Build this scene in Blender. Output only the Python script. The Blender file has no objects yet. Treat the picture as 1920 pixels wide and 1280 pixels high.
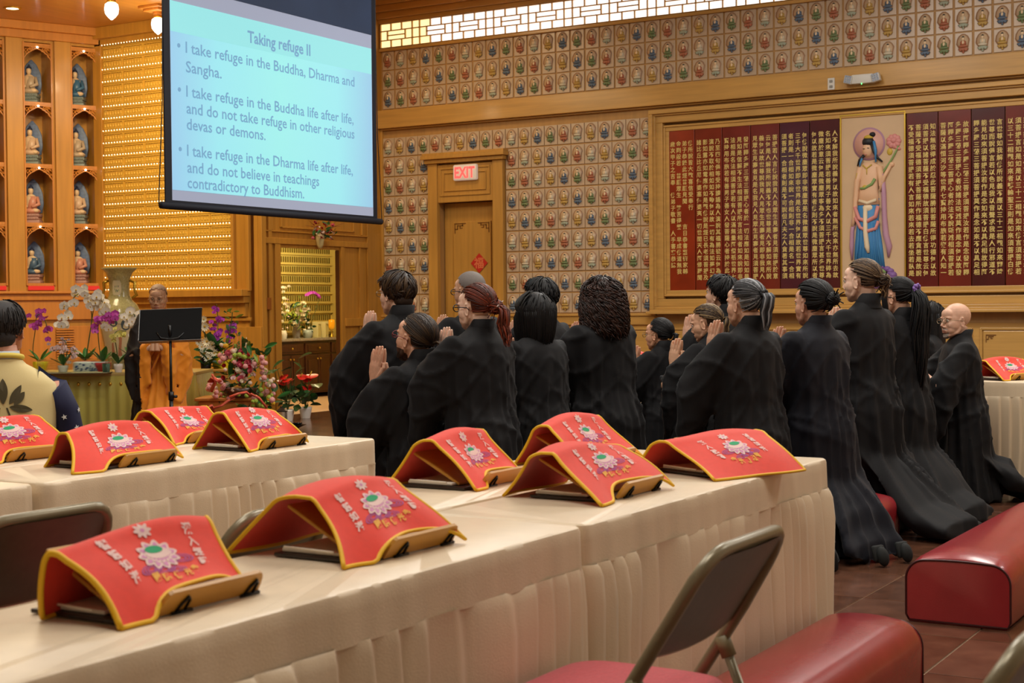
import bpy, bmesh, math, random
import numpy as np
from mathutils import Vector, Matrix, noise as mnoise
C = bpy.context.scene.collection
sc = bpy.context.scene
PI = math.pi
rnd = random.Random(7)

# ---------------------------------------------------------------- camera
yaw, pit, rol, FPX, CH = 0.537877, -0.0228474, -0.0092286, 2801.74, 1.28
fw = Vector((-math.sin(yaw)*math.cos(pit), math.cos(yaw)*math.cos(pit), math.sin(pit)))
rt0 = Vector((math.cos(yaw), math.sin(yaw), 0)); up0 = rt0.cross(fw)
rt = rt0*math.cos(rol)+up0*math.sin(rol); up = up0*math.cos(rol)-rt0*math.sin(rol)
cd = bpy.data.cameras.new('camera'); cam = bpy.data.objects.new('camera', cd); C.objects.link(cam)
m = Matrix((rt, up, -fw)).transposed().to_4x4(); m.translation = Vector((0, 0, CH)); cam.matrix_world = m
cd.sensor_width = 36; cd.lens = FPX/1920*36; cd.clip_start = .05; cd.clip_end = 100
cd.dof.use_dof = True; cd.dof.focus_distance = 8.6; cd.dof.aperture_fstop = 8
sc.camera = cam
# ---------------------------------------------------------------- world, lights, exposure
w = bpy.data.worlds.new('world'); sc.world = w; w.use_nodes = True
w.node_tree.nodes['Background'].inputs[0].default_value = (1, .95, .88, 1)
w.node_tree.nodes['Background'].inputs[1].default_value = .3
sc.view_settings.view_transform = 'Standard'; sc.view_settings.look = 'None'
sc.view_settings.exposure = 0; sc.view_settings.gamma = 1; sc.view_settings.use_curve_mapping = False
def area(name, loc, size, energy, col, rot=(0, 0, 0), sy=None, spread=None):
    l = bpy.data.lights.new(name, 'AREA'); l.energy = energy; l.color = col
    l.shape = 'RECTANGLE'; l.size = size; l.size_y = sy or size
    if spread: l.spread = spread
    o = bpy.data.objects.new(name, l); C.objects.link(o); o.location = loc; o.rotation_euler = rot
    return o
def spot(name, loc, aim, energy, col, ang=1.2, rad=.06, blend=.6):
    l = bpy.data.lights.new(name, 'SPOT'); l.energy = energy; l.color = col; l.spot_size = ang
    l.spot_blend = blend; l.shadow_soft_size = rad
    o = bpy.data.objects.new(name, l); C.objects.link(o); o.location = loc
    o.rotation_euler = (Vector(aim)-Vector(loc)).to_track_quat('-Z', 'Y').to_euler(); return o
def point(name, loc, energy, col, rad=.06):
    l = bpy.data.lights.new(name, 'POINT'); l.energy = energy; l.color = col; l.shadow_soft_size = rad
    o = bpy.data.objects.new(name, l); C.objects.link(o); o.location = loc; return o
NEU = (1, .965, .90); WARM = (1, .80, .48)
# ceiling fixtures over the hall (out of frame), warm fixtures over the altar side
for i, (x, y, e) in enumerate(((-1.5, 2.2, 85), (-4.5, 3.2, 85), (-3.0, 7.0, 110), (-6.8, 6.5, 85), (-5.2, 11.2, 150), (-2.2, 11.6, 130), (1.4, 7.5, 100), (1.2, 12.2, 90))):
    area('ceiling_light', (x, y, 5.28), 1.5, e, NEU, sy=1.5)
area('altar_light', (-11.4, 10.2, 4.72), 1.4, 150, WARM, sy=2.0)
area('altar_light', (-10.1, 13.6, 5.1), .9, 70, WARM, sy=1.4)
spot('altar_spot', (-8.3, 8.0, 4.9), (-9.5, 9.9, 1.2), 110, (1, .9, .75), .8, .1)  # unseen spot added to brighten the monk at the music stand
spot('altar_spot', (-11.6, 10.4, 4.6), (-14.4, 12.0, 3.0), 190, WARM, 1.9, .15)
spot('altar_spot', (-10.8, 11.4, 4.6), (-12.9, 13.5, 2.6), 120, WARM, 1.6, .15)
point('side_room_light', (-12.9, 16.4, 2.35), 100, (1, .88, .5), .15)

# ---------------------------------------------------------------- helpers
def lin(h):
    if isinstance(h, str):
        h = [int(h[i:i+2], 16)/255 for i in (0, 2, 4)]
    return tuple(((c+.055)/1.055)**2.4 if c > .04045 else c/12.92 for c in h)
MATS = {}
def mat(name, col, rough=.6, metal=0, emit=None, estr=0, spec=.5, noise=None, bump=None, grain=None, sheen=0, coat=0, trans=0, ior=1.45, alpha=None, sss=0):
    """noise=(scale,amount) colour mottling, grain=(axis,scale,amount) wood grain, bump=(scale,strength[,stretch])"""
    if name in MATS: return MATS[name]
    m = bpy.data.materials.new(name); m.use_nodes = True; nt = m.node_tree; N = nt.nodes; L = nt.links
    b = N['Principled BSDF']; c = lin(col) if isinstance(col, str) else col
    b.inputs['Base Color'].default_value = (*c, 1); b.inputs['Roughness'].default_value = rough
    b.inputs['Metallic'].default_value = metal; b.inputs['Specular IOR Level'].default_value = spec
    b.inputs['Sheen Weight'].default_value = sheen; b.inputs['Coat Weight'].default_value = coat
    b.inputs['Coat Roughness'].default_value = .12
    b.inputs['Transmission Weight'].default_value = trans; b.inputs['IOR'].default_value = ior
    if sss: b.inputs['Subsurface Weight'].default_value = sss; b.inputs['Subsurface Scale'].default_value = .01
    if alpha is not None: b.inputs['Alpha'].default_value = alpha
    if emit is not None:
        b.inputs['Emission Color'].default_value = (*(lin(emit) if isinstance(emit, str) else emit), 1)
        b.inputs['Emission Strength'].default_value = estr
    if noise or bump or grain:
        tc = N.new('ShaderNodeTexCoord')
    def nz(scale, stretch=None, detail=3):
        n = N.new('ShaderNodeTexNoise'); n.inputs['Scale'].default_value = scale; n.inputs['Detail'].default_value = detail
        if stretch:
            mp = N.new('ShaderNodeMapping'); mp.inputs['Scale'].default_value = stretch
            L.new(tc.outputs['Object'], mp.inputs[0]); L.new(mp.outputs[0], n.inputs['Vector'])
        else: L.new(tc.outputs['Object'], n.inputs['Vector'])
        return n
    last = None
    def mixin(n, amt, prev):
        r = N.new('ShaderNodeMapRange'); r.inputs[1].default_value = .25; r.inputs[2].default_value = .75
        r.inputs[3].default_value = 1-amt; r.inputs[4].default_value = 1+amt; L.new(n.outputs['Fac'], r.inputs[0])
        mx = N.new('ShaderNodeVectorMath'); mx.operation = 'SCALE'
        if prev is None: mx.inputs[0].default_value = c
        else: L.new(prev, mx.inputs[0])
        L.new(r.outputs[0], mx.inputs['Scale']); return mx.outputs[0]
    if grain:
        ax, s, a = grain; st = [s, s, s]; st[ax] = s*.06
        last = mixin(nz(1, tuple(st), 4), a, last)
        last = mixin(nz(1.3), a*.6, last)
    if noise: last = mixin(nz(noise[0]), noise[1], last)
    if last is not None: L.new(last, b.inputs['Base Color'])
    if bump:
        n = nz(bump[0], bump[2] if len(bump) > 2 else None)
        bp = N.new('ShaderNodeBump'); bp.inputs['Strength'].default_value = bump[1]; bp.inputs['Distance'].default_value = .01
        L.new(n.outputs['Fac'], bp.inputs['Height']); L.new(bp.outputs[0], b.inputs['Normal'])
    MATS[name] = m; return m

WOODX = mat('oak_grain_x', 'c2954f', .38, grain=(0, 26, .13), coat=.15)
WOODZ = mat('oak_grain_z', 'c09045', .38, grain=(2, 26, .12), coat=.15)
WOODY = mat('oak_grain_y', 'c78f3c', .38, grain=(1, 26, .13), coat=.15)
WOODD = mat('altar_oak', 'bb8534', .4, grain=(2, 22, .14), coat=.15)
WOODO = mat('altar_carved_oak', 'c27e34', .42, grain=(2, 22, .12), coat=.1)
BROWN = mat('dark_cabinet_wood', '46240f', .35, grain=(2, 20, .2), coat=.2)
CREAMW = mat('white_plaster', 'e9e4da', .8)
BLK = mat('black_metal', '0c0c0d', .35, spec=.5)
GOLD = mat('gold', 'd8b34a', .3, .9)

class MB:
    def __init__(s): s.v = []; s.f = []; s.m = []; s.M = Matrix.Identity(4); s.n = 0
    def add(s, vs, fs, m=0):
        k = s.n; Mx = s.M
        if Mx == Matrix.Identity(4): s.v += [tuple(p) for p in vs]
        else: s.v += [tuple(Mx @ Vector(p)) for p in vs]
        s.f += [tuple(i+k for i in f) for f in fs]; s.m += [m]*len(fs); s.n += len(vs); return s
    def box(s, x0, x1, y0, y1, z0, z1, m=0):
        return s.add([(x0,y0,z0),(x1,y0,z0),(x1,y1,z0),(x0,y1,z0),(x0,y0,z1),(x1,y0,z1),(x1,y1,z1),(x0,y1,z1)],
            [(0,3,2,1),(4,5,6,7),(0,1,5,4),(1,2,6,5),(2,3,7,6),(3,0,4,7)], m)
    def bev(s, x0, x1, y0, y1, z0, z1, b=.005, m=0):
        bm = bmesh.new(); bmesh.ops.create_cube(bm, size=1)
        bmesh.ops.transform(bm, matrix=Matrix.Translation(((x0+x1)/2,(y0+y1)/2,(z0+z1)/2)) @ Matrix.Diagonal((x1-x0,y1-y0,z1-z0,1)), verts=bm.verts)
        bmesh.ops.bevel(bm, geom=bm.edges, offset=b, segments=2, affect='EDGES', profile=.5)
        bm.verts.index_update(); s.add([tuple(v.co) for v in bm.verts], [tuple(v.index for v in f.verts) for f in bm.faces], m); bm.free(); return s
    def tube(s, pts, r, n=8, m=0, cap=True, flat=1.0):
        pts = [Vector(p) for p in pts]; rs = r if isinstance(r, (list, tuple)) else [r]*len(pts)
        vs = []; fs = []; a = None
        for i, p in enumerate(pts):
            d = (pts[min(i+1, len(pts)-1)]-pts[max(i-1, 0)])
            d = d.normalized() if d.length > 1e-9 else Vector((0, 0, 1))
            if a is None:
                a = d.orthogonal().normalized()
                if abs(d.z) < .9: a = (Vector((0, 0, 1))-d*d.z).normalized()
            else:
                a = (a-d*a.dot(d)); a = a.normalized() if a.length > 1e-6 else d.orthogonal().normalized()
            b = d.cross(a)
            for k in range(n):
                t = 2*PI*k/n; vs.append(p+(a*math.cos(t)*flat+b*math.sin(t))*rs[i])
        for i in range(len(pts)-1):
            for k in range(n):
                fs.append((i*n+k, i*n+(k+1) % n, (i+1)*n+(k+1) % n, (i+1)*n+k))
        if cap: fs.append(tuple(range(n-1, -1, -1))); fs.append(tuple((len(pts)-1)*n+k for k in range(n)))
        return s.add(vs, fs, m)
    def lathe(s, prof, n=20, c=(0, 0, 0), m=0, cap=True, wave=None):
        vs = []; fs = []
        for j, (r, z) in enumerate(prof):
            for k in range(n):
                t = 2*PI*k/n; q = r*(1+(wave(j, t) if wave else 0)); vs.append((c[0]+q*math.cos(t), c[1]+q*math.sin(t), c[2]+z))
        for j in range(len(prof)-1):
            for k in range(n): fs.append((j*n+k, j*n+(k+1) % n, (j+1)*n+(k+1) % n, (j+1)*n+k))
        if cap: fs.append(tuple(range(n-1, -1, -1))); fs.append(tuple((len(prof)-1)*n+k for k in range(n)))
        return s.add(vs, fs, m)
    def ell(s, c, r, n=10, m=0, R=None):
        vs = []; fs = []; c = Vector(c); k2 = n; k1 = max(3, n//2+1)
        for i in range(1, k1):
            p = PI*i/k1
            for j in range(k2):
                t = 2*PI*j/k2; q = Vector((r[0]*math.sin(p)*math.cos(t), r[1]*math.sin(p)*math.sin(t), r[2]*math.cos(p)))
                if R: q = R @ q
                vs.append(c+q)
        for z in (1, -1):
            q = Vector((0, 0, r[2]*z)); vs.append(c+(R @ q if R else q))
        T = len(vs)-2
        for i in range(k1-2):
            for j in range(k2): fs.append((i*k2+j, (i+1)*k2+j, (i+1)*k2+(j+1) % k2, i*k2+(j+1) % k2))
        for j in range(k2):
            fs.append((T, j, (j+1) % k2)); fs.append((T+1, (k1-2)*k2+(j+1) % k2, (k1-2)*k2+j))
        return s.add(vs, fs, m)
    def loft(s, rings, n=20, m=0, cap=True):
        """rings: (centre, u, v) ellipses"""
        vs = []; fs = []
        for c, u, v in rings:
            c = Vector(c); u = Vector(u); v = Vector(v)
            for k in range(n):
                t = 2*PI*k/n; vs.append(c+u*math.cos(t)+v*math.sin(t))
        for j in range(len(rings)-1):
            for k in range(n): fs.append((j*n+k, j*n+(k+1) % n, (j+1)*n+(k+1) % n, (j+1)*n+k))
        if cap: fs.append(tuple(range(n-1, -1, -1))); fs.append(tuple((len(rings)-1)*n+k for k in range(n)))
        return s.add(vs, fs, m)
    def prism(s, poly, z0, z1, m=0, put=None):
        """poly in (a,b) extruded z0..z1; put maps (a,b,z)->xyz"""
        n = len(poly); put = put or (lambda a, b, z: (a, b, z))
        vs = [put(a, b, z0) for a, b in poly]+[put(a, b, z1) for a, b in poly]
        fs = [tuple(range(n-1, -1, -1)), tuple(range(n, 2*n))]+[(i, (i+1) % n, n+(i+1) % n, n+i) for i in range(n)]
        return s.add(vs, fs, m)
    def grid(s, fn, nu, nv, m=0):
        vs = [fn(i/nu, j/nv) for j in range(nv+1) for i in range(nu+1)]
        return s.add(vs, [(j*(nu+1)+i, j*(nu+1)+i+1, (j+1)*(nu+1)+i+1, (j+1)*(nu+1)+i) for j in range(nv) for i in range(nu)], m)
    def mesh(s, name, mats, smooth=False, auto=False):
        me = bpy.data.meshes.new(name); me.from_pydata(s.v, [], s.f)
        for x in (mats if isinstance(mats, (list, tuple)) else [mats]): me.materials.append(x)
        me.polygons.foreach_set('material_index', s.m)
        if smooth: me.polygons.foreach_set('use_smooth', [True]*len(s.f))
        me.update()
        if auto:
            me.set_sharp_from_angle(angle=math.radians(35))
        return me
    def build(s, name, mats, parent=None, loc=(0, 0, 0), rot=(0, 0, 0), smooth=False, auto=False):
        return link(name, s.mesh(name, mats, smooth or auto, auto), parent, loc, rot)
def link(name, me, parent=None, loc=(0, 0, 0), rot=(0, 0, 0), scale=None):
    o = bpy.data.objects.new(name, me); C.objects.link(o); o.location = loc; o.rotation_euler = rot
    if scale: o.scale = scale
    if parent: o.parent = parent
    return o
def tag(o, label=None, cat=None, group=None, kind=None):
    if label: o['label'] = label
    if cat: o['category'] = cat
    if group: o['group'] = group
    if kind: o['kind'] = kind
    return o
def thing(name, label, cat, loc=(0, 0, 0), rz=0, group=None, scale=None):
    o = bpy.data.objects.new(name, None); C.objects.link(o); o.location = loc; o.rotation_euler = (0, 0, rz)
    o.empty_display_size = .1
    if scale: o.scale = (scale,)*3
    return tag(o, label, cat, group)
def copy_tree(o, parent=None):
    c = o.copy(); C.objects.link(c)
    if parent: c.parent = parent
    for ch in list(o.children): copy_tree(ch, c)
    return c
def struct(name, mb, mats, auto=False, smooth=False):
    o = mb.build(name, mats, smooth=smooth, auto=auto); o['kind'] = 'structure'; return o
def text2d(body, size=1.0, align='LEFT', res=2, bold=0.0, line=1.0):
    cu = bpy.data.curves.new('t', 'FONT'); cu.body = body; cu.size = size; cu.align_x = align; cu.resolution_u = res
    cu.offset = bold; cu.space_line = line
    o = bpy.data.objects.new('t', cu); C.objects.link(o)
    dg = bpy.context.evaluated_depsgraph_get(); me = bpy.data.meshes.new_from_object(o.evaluated_get(dg))
    vs = [tuple(v.co) for v in me.vertices]; fs = [tuple(p.vertices) for p in me.polygons]
    bpy.data.objects.remove(o); bpy.data.curves.remove(cu); bpy.data.meshes.remove(me)
    if len(body) == 1 and ord(body) > 0x2fff:      # drop stray slivers of single characters
        ok = lambda f: max(vs[i][0] for i in f)-min(vs[i][0] for i in f) < 1.05*size and max(vs[i][1] for i in f)-min(vs[i][1] for i in f) < 1.05*size and all(abs(vs[i][0]) < .7*size and -.4*size < vs[i][1] < 1.1*size for i in f)
        fs = [f for f in fs if ok(f)]; used = sorted({i for f in fs for i in f}); mp = {a: b for b, a in enumerate(used)}; vs = [vs[i] for i in used]; fs = [tuple(mp[i] for i in f) for f in fs]
    return vs, fs
def remesh(mb, vox, smooth=4, fac=.5):
    me = mb.mesh('tmp', []); o = link('tmp', me)
    a = o.modifiers.new('r', 'REMESH'); a.mode = 'VOXEL'; a.voxel_size = vox
    if smooth: b = o.modifiers.new('s', 'SMOOTH'); b.iterations = smooth; b.factor = fac
    dg = bpy.context.evaluated_depsgraph_get(); r = bpy.data.meshes.new_from_object(o.evaluated_get(dg))
    n = len(r.vertices); V = np.empty(n*3); r.vertices.foreach_get('co', V); V = V.reshape(-1, 3)
    N = np.empty(n*3); r.vertices.foreach_get('normal', N); N = N.reshape(-1, 3)
    F = [tuple(p.vertices) for p in r.polygons]
    bpy.data.objects.remove(o); bpy.data.meshes.remove(me); bpy.data.meshes.remove(r); return V, N, F
def npmesh(name, V, F, mats, midx=None, smooth=True):
    me = bpy.data.meshes.new(name); nf = len(F)
    me.from_pydata(V.tolist() if hasattr(V, 'tolist') else V, [], F)
    for x in (mats if isinstance(mats, (list, tuple)) else [mats]): me.materials.append(x)
    if midx is not None: me.polygons.foreach_set('material_index', midx)
    if smooth: me.polygons.foreach_set('use_smooth', [True]*nf)
    me.update(); return me
# ================================================================ THE SETTING
WX, WY, CZ = -11.5, 16.0, 5.42         # doorway wall plane, tiled wall plane, ceiling height
TILEM = mat('floor_granite', '5c3c2c', .14, noise=(9, .35), spec=.5)
TILEM2 = mat('floor_granite_light', '684636', .14, noise=(7, .35), spec=.5)
GROUT = mat('floor_grout', 'd0b090', .6)
fl = struct('floor', MB().box(-17, 6, -5, 18.6, -.12, -.006), GROUT)
fm = [MB().bev(-.2965, .2965, -.2965, .2965, -.02, 0, .002).mesh('tile', [x]) for x in (TILEM, TILEM2)]
farv = MB(); cnt = 0
for i in range(-19, 4):
    for j in range(0, 31):
        x = -1.42+.6*i+.3; y = 5.76+.6*(j-10)+.3
        if x < -11.5 and y > 13.4: continue
        dx, dy = x, y; d = math.hypot(dx, dy)
        # nearest tiles in the open right-hand part of the frame become parts, the rest join
        vis = (x > -3.0 and -1.0 < x+(y*.0) and 2.5 < y < 11.2 and x < 0.9) or (-2.7 < x < .9 and 2.5 < y < 11.2)
        k = (i*7+j*13) % 3 == 0
        if vis and cnt < 110:
            link('tile', fm[k], fl, (x, y, 0), (0, 0, 0)); cnt += 1
        else:
            farv.box(x-.2965, x+.2965, y-.2965, y+.2965, -.02, 0, int(k))
o = farv.build('tile_field', [TILEM, TILEM2], fl); o['kind'] = 'stuff'
struct('ceiling', MB().box(-17, 6, -5, 16.2, CZ, CZ+.1), CREAMW)
struct('wall_right', MB().box(6, 6.15, -5, 16.2, -.1, CZ+.1), CREAMW)
struct('wall_front', MB().box(-17, 6, -5.15, -5, -.1, CZ+.1), CREAMW)
struct('wall_left', MB().box(-17.15, -17, -5, 18.8, -.1, CZ+.1), WOODD)

# ---- tiled wall (wall_back)
mb = MB()
DX0, DX1, DZ = -10.62, -9.74, 2.63
mb.box(WX-.2, DX0, WY, WY+.2, 0, CZ); mb.box(DX1, 6, WY, WY+.2, 0, CZ); mb.box(DX0, DX1, WY, WY+.2, DZ, CZ)
mb.box(DX0, DX1, WY+.2, WY+.3, 0, CZ)
wb = struct('wall_back', mb, mat('wall_batten_wood', 'b48a52', .5, grain=(2, 20, .1)))
SLAB = mat('beige_glazed_tile', 'c4ad92', .28, noise=(5, .06))
HALO = mat('tile_halo_pink', 'ad8768', .35); HALO2 = mat('tile_halo_inner', 'cdb292', .35)
SKINT = mat('tile_figure_skin', 'ecd3ae', .4); HAIRT = mat('tile_figure_hair', '33302e', .5)
FC = [mat('tile_glaze_blue', '5f7084', .35), mat('tile_glaze_green', '74855c', .35), mat('tile_glaze_red', 'ae6c50', .35),
      mat('tile_glaze_white', 'd6ccb4', .35), mat('tile_glaze_yellow', 'be9c54', .35)]
GRN = FC[1]
BASE = [FC[0], FC[1], FC[2], mat('tile_glaze_grey_green', 'a3ac98', .35), FC[4]]
def relief(c):
    b = MB(); P = lambda a, z, y: (a, -y, z)
    def disc(pts, y0, y1, m): b.prism(pts, y0, y1, m, put=lambda a, z, t: (a, -t, z))
    arch = lambda w, h, n=14: [(w*math.cos(t)*(1 if math.sin(t) > 0 else .75), h*math.sin(t)*(1.15 if math.sin(t) > 0 else .9)) for t in [2*PI*k/n for k in range(n)]]
    disc([(x, z-.005) for x, z in arch(.066, .083)], .004, .009, 0)
    disc([(x, z-.002) for x, z in arch(.052, .07)], .009, .012, 1)
    b.ell((0, -.018, .042), (.013, .009, .016), 8, 2); b.ell((0, -.017, .058), (.012, .009, .008), 8, 3)
    b.loft([((0, -.012, .03), (.010, 0, 0), (0, -.008, 0)), ((0, -.014, .018), (.028, 0, 0), (0, -.012, 0)), ((0, -.014, -.012), (.03, 0, 0), (0, -.016, 0))], 8, 4)
    b.ell((0, -.016, -.024), (.046, .018, .013), 10, 4); b.ell((0, -.024, .008), (.012, .008, .02), 6, 2)
    b.ell((0, -.013, -.05), (.05, .016, .014), 10, 5)
    for k in (-1, 0, 1): b.ell((k*.026, -.016, -.058), (.015, .012, .014), 6, 5)
    b.ell((0, -.012, -.078), (.012, .008, .01), 6, 5)
    return b.mesh('buddha_relief', [HALO, HALO2, SKINT, HAIRT, FC[c], BASE[c]], True)
RM = [relief(c) for c in range(5)]
slabm = MB().bev(-.088, .088, -.012, 0, -.119, .119, .003).mesh('tile', [SLAB])
def tile(x, z, c):
    t = link('tile', slabm, wb, (x, WY, z)); link('buddha_relief', RM[c % 5], t, (0, -.011, .004), scale=(1.12, 1, 1.16))
seq = lambda i, r: (i+r) % 5
for r in range(9):
    z = 1.20+.2565*r+.128
    for i in range(4): tile(-11.39+.185*i, z, seq(i, r))
    for i in range(11): tile(-9.515+.1855*i, z, seq(i+10, r))
    if r == 8:
        for i in range(6): tile(-10.65+.19*i, z, seq(i+4, r))
for r in range(3):
    for i in range(45):
        tile(-11.38+.2*i, 3.87+.253*r+.13, seq(i, r))
# mouldings of the tiled wall
def mold(name, x0, x1, z0, z1, d, steps=(), m=WOODX):
    b = MB(); b.bev(x0, x1, WY-d, WY, z0, z1, .006)
    for (a, bb, dd) in steps: b.bev(x0, x1, WY-dd, WY, a, bb, .006)
    return struct(name, b, m)
mold('trim_1', WX, 6, 3.62, 3.855, .10, ((3.60, 3.62, .05),))                       # long beam
mold('trim_2', WX, 6, 4.625, 4.665, .05)
mold('trim_3', WX, 6, 4.985, 5.04, .06, ((5.04, 5.12, .10), (5.12, 5.2, .16), (5.2, 5.32, .22), (5.32, 5.41, .30)))
mold('trim_4', WX, -10.73, 1.06, 1.19, .05, ((1.165, 1.195, .07),)); mold('trim_5', -9.63, -7.55, 1.06, 1.19, .05, ((1.165, 1.195, .07),))
struct('trim_6', MB().bev(WX-.02, WX+.03, WY-.04, WY+.02, 0, 3.6, .004), WOODZ)
# wainscot with raised panels and fretwork corners
wp = MB().bev(-9.63, 6, WY-.02, WY, .1, 1.07, .004).bev(WX, -10.73, WY-.02, WY, .1, 1.07, .004)
wain = struct('wainscot', wp, WOODX)
FRET = mat('dark_fretwork', '7a4d1c', .5)
pm = MB().bev(-.29, .29, -.012, 0, -.37, .37, .008)
for sx in (-1, 1):
    pm.bev(sx*.31-.012, sx*.31+.012, -.018, 0, -.40, .40, .004)
for sz in (-1, 1): pm.bev(-.31, .31, -.018, 0, sz*.39-.012, sz*.39+.012, .004)
pmesh = pm.mesh('panel', [WOODX])
def fret(b, x, z, sx, sz, s=1.0, y=-.016):
    for (u0, u1, v0, v1) in ((0, .13, 0, .008), (0, .008, 0, .10), (.03, .038, .02, .06), (.03, .10, .02, .028), (.06, .068, .028, .05), (.0, .035, .055, .062), (.06, .09, .045, .052), (.09, .098, 0, .028)):
        b.box(x+sx*min(u0, u1)*s if sx > 0 else x-u1*s, x+u1*s if sx > 0 else x-u0*s, y-.006, y, z+sz*v0*s if sz > 0 else z-v1*s, z+v1*s if sz > 0 else z-v0*s)
fm_ = MB()
for sx in (-1, 1): fret(fm_, -sx*.26, .33, sx, -1, .8)
fme = fm_.mesh('corner_fretwork', [FRET])
for k in range(20):
    x = -9.25+.72*k
    if x > 5.4: break
    p = link('panel', pmesh, wain, (x, WY-.02, .62)); link('corner_fretwork', fme, p)

# ---- clerestory window with lattice
WHT = mat('lit_pane', (1, 1, 1), .4, emit=(1, .985, .95), estr=1.25)
WHW = mat('lit_pane_warm', (1, .9, .7), .4, emit=(1, .80, .38), estr=1.25)
win = struct('window_1', MB().box(WX, 6, WY-.02, WY-.002, 4.665, 4.985), WOODX)
BARS = MB()
def pane(x0, x1, z0, z1):
    g = .006
    for bx in ((x0, x0+g, z0, z1), (x1-g, x1, z0, z1), (x0+g, x1-g, z0, z0+g), (x0+g, x1-g, z1-g, z1)): BARS.box(bx[0], bx[1], WY-.05, WY-.02, bx[2], bx[3])
    me = MB().bev(x0+g, x1-g, WY-.026, WY-.019, z0+g, z1-g, .002).mesh('pane', [WHW if x1 < -10.6 else WHT])
    link('pane', me, win)
H0, H1, H2, H3 = 4.668, 4.765, 4.885, 4.982
def unit(x0, w):
    b = w/3
    for k in range(3):
        pane(x0+k*b, x0+(k+1)*b, H2, H3); pane(x0+k*b, x0+(k+1)*b, H0, H1)
    pane(x0, x0+w*.22, H1, H2); pane(x0+w*.78, x0+w, H1, H2)
    zm = (H1+H2)/2; pane(x0+w*.22, x0+w*.78, H1, zm); pane(x0+w*.22, x0+w*.78, zm, H2)
x = -9.86-1.115*2
while x < -3.0:
    for (a, bb) in ((H0, H1), (H1, H2), (H2, H3)):
        if x > WX: pane(x, x+.115, a, bb)
    if x+.115 > WX: unit(x+.115, .5)
    if x+.615 > WX: unit(x+.615, .5)
    x += 1.115
o = BARS.build('lattice', [WOODX], win); o['kind'] = 'stuff'
MBx = MB().box(-2.9, 5.8, WY-.026, WY-.021, 4.67, 4.98); o = MBx.build('pane_row', [WHT], win); o['kind'] = 'stuff'

# ---- exit door in the tiled wall
fr = MB()
fr.bev(-10.74, -10.60, WY-.07, WY, 0, 3.14, .006); fr.bev(-9.77, -9.62, WY-.07, WY, 0, 3.14, .006); fr.bev(-10.60, -9.77, WY-.05, WY, 2.62, 3.1, .006)
fr.bev(-10.77, -9.59, WY-.11, WY, 3.12, 3.17, .006); fr.bev(-10.80, -9.56, WY-.15, WY, 3.17, 3.22, .006); fr.bev(-10.79, -9.57, WY-.13, WY, 3.22, 3.25, .004)
for a in (-10.56, -9.83): fr.bev(a, a+.02, WY-.065, WY-.04, 2.72, 3.04, .003)
for z in (2.70, 3.04): fr.bev(-10.56, -9.81, WY-.065, WY-.04, z, z+.02, .003)
for a in (-10.50, -9.88): fr.bev(a, a+.012, WY-.065, WY-.04, 2.77, 2.99, .003)
for z in (2.76, 2.985): fr.bev(-10.50, -9.87, WY-.065, WY-.04, z, z+.012, .003)
d = struct('door_1', MB().bev(DX0+.01, DX1-.01, WY+.12, WY+.17, .01, DZ-.01, .004), WOODZ)
fr.build('door_frame', [WOODZ], d)
dp = MB().bev(-10.46, -9.9, WY+.095, WY+.12, 1.1, 2.38, .006); dp.bev(-10.46, -9.9, WY+.095, WY+.12, .25, .95, .006); dp.build('panel', [WOODZ], d)
ff = MB()
fret(ff, -10.44, 2.36, 1, -1, 1.3, WY+.095); fret(ff, -9.92, 2.36, -1, -1, 1.3, WY+.095); ff.build('corner_fretwork', [FRET], d)
MB().tube([(-9.83, WY+.1, 1.02), (-9.83, WY+.06, 1.02), (-9.93, WY+.055, 1.02)], .01, 8).build('door_handle', [mat('brass', 'b08a3c', .3, .9)], d)
RED = mat('red_paper', 'c4281e', .6)
t = thing('red_paper_charm', 'red diamond paper with gold character taped to the exit door', 'paper sign', (-10.07, WY+.088, 1.845))
MB().prism([(0, -.125), (.125, 0), (0, .125), (-.125, 0)], 0, .004, put=lambda a, b, z: (a, -z, b)).build('paper', [RED], t)
vs, fs = text2d('福', .15, 'CENTER', 2, .003); MB().add([(x, -.006, z-.055) for x, z, _ in vs], fs).build('writing', [mat('gilt_ink', 'e07a50', .5)], t)
t = thing('exit_sign', 'white exit sign with red letters above the door', 'exit sign', (-10.155, WY-.05, 2.985))
MB().bev(-.175, .175, -.06, 0, -.10, .10, .02).build('housing', [mat('sign_plastic', 'c9c2b0', .5, emit=(1, .75, .62), estr=.25)], t, auto=True)
vs, fs = text2d('EXIT', .19, 'CENTER', 2, .006); MB().add([(x*.78, -.063, z-.066) for x, z, _ in vs], fs).build('letters', [mat('exit_red', 'ff3030', .5, emit=(1, .06, .05), estr=2.2)], t)
t = thing('emergency_light', 'white twin head emergency light on the beam above the sutra panels', 'emergency light', (-5.015, WY-.10, 3.71))
PL = mat('white_plastic', 'd6d4cc', .45)
MB().bev(-.12, .12, -.09, 0, -.055, .045, .012).build('housing', [PL], t, auto=True)
for s_ in (-1, 1):
    hd = MB(); hd.M = Matrix.Translation((s_*.15, -.06, .0)) @ Matrix.Rotation(s_*-.25, 4, 'Y')
    hd.bev(-.045, .045, -.05, .02, -.05, .04, .01); hh = hd.build('lamp_head', [PL], t, auto=True)
    g = MB(); g.M = hd.M
    for a in range(3):
        for b_ in range(3): g.bev(-.037+.026*a, -.015+.026*a, -.054, -.05, -.042+.028*b_, -.018+.028*b_, .003)
    g.build('lens', [mat('lamp_lens', '9aa4b4', .2)], hh)
MB().box(-.008, .0, -.093, -.089, -.066, -.052).build('indicator', [mat('green_led', '20e040', .4, emit=(.1, 1, .2), estr=4)], t)
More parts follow.
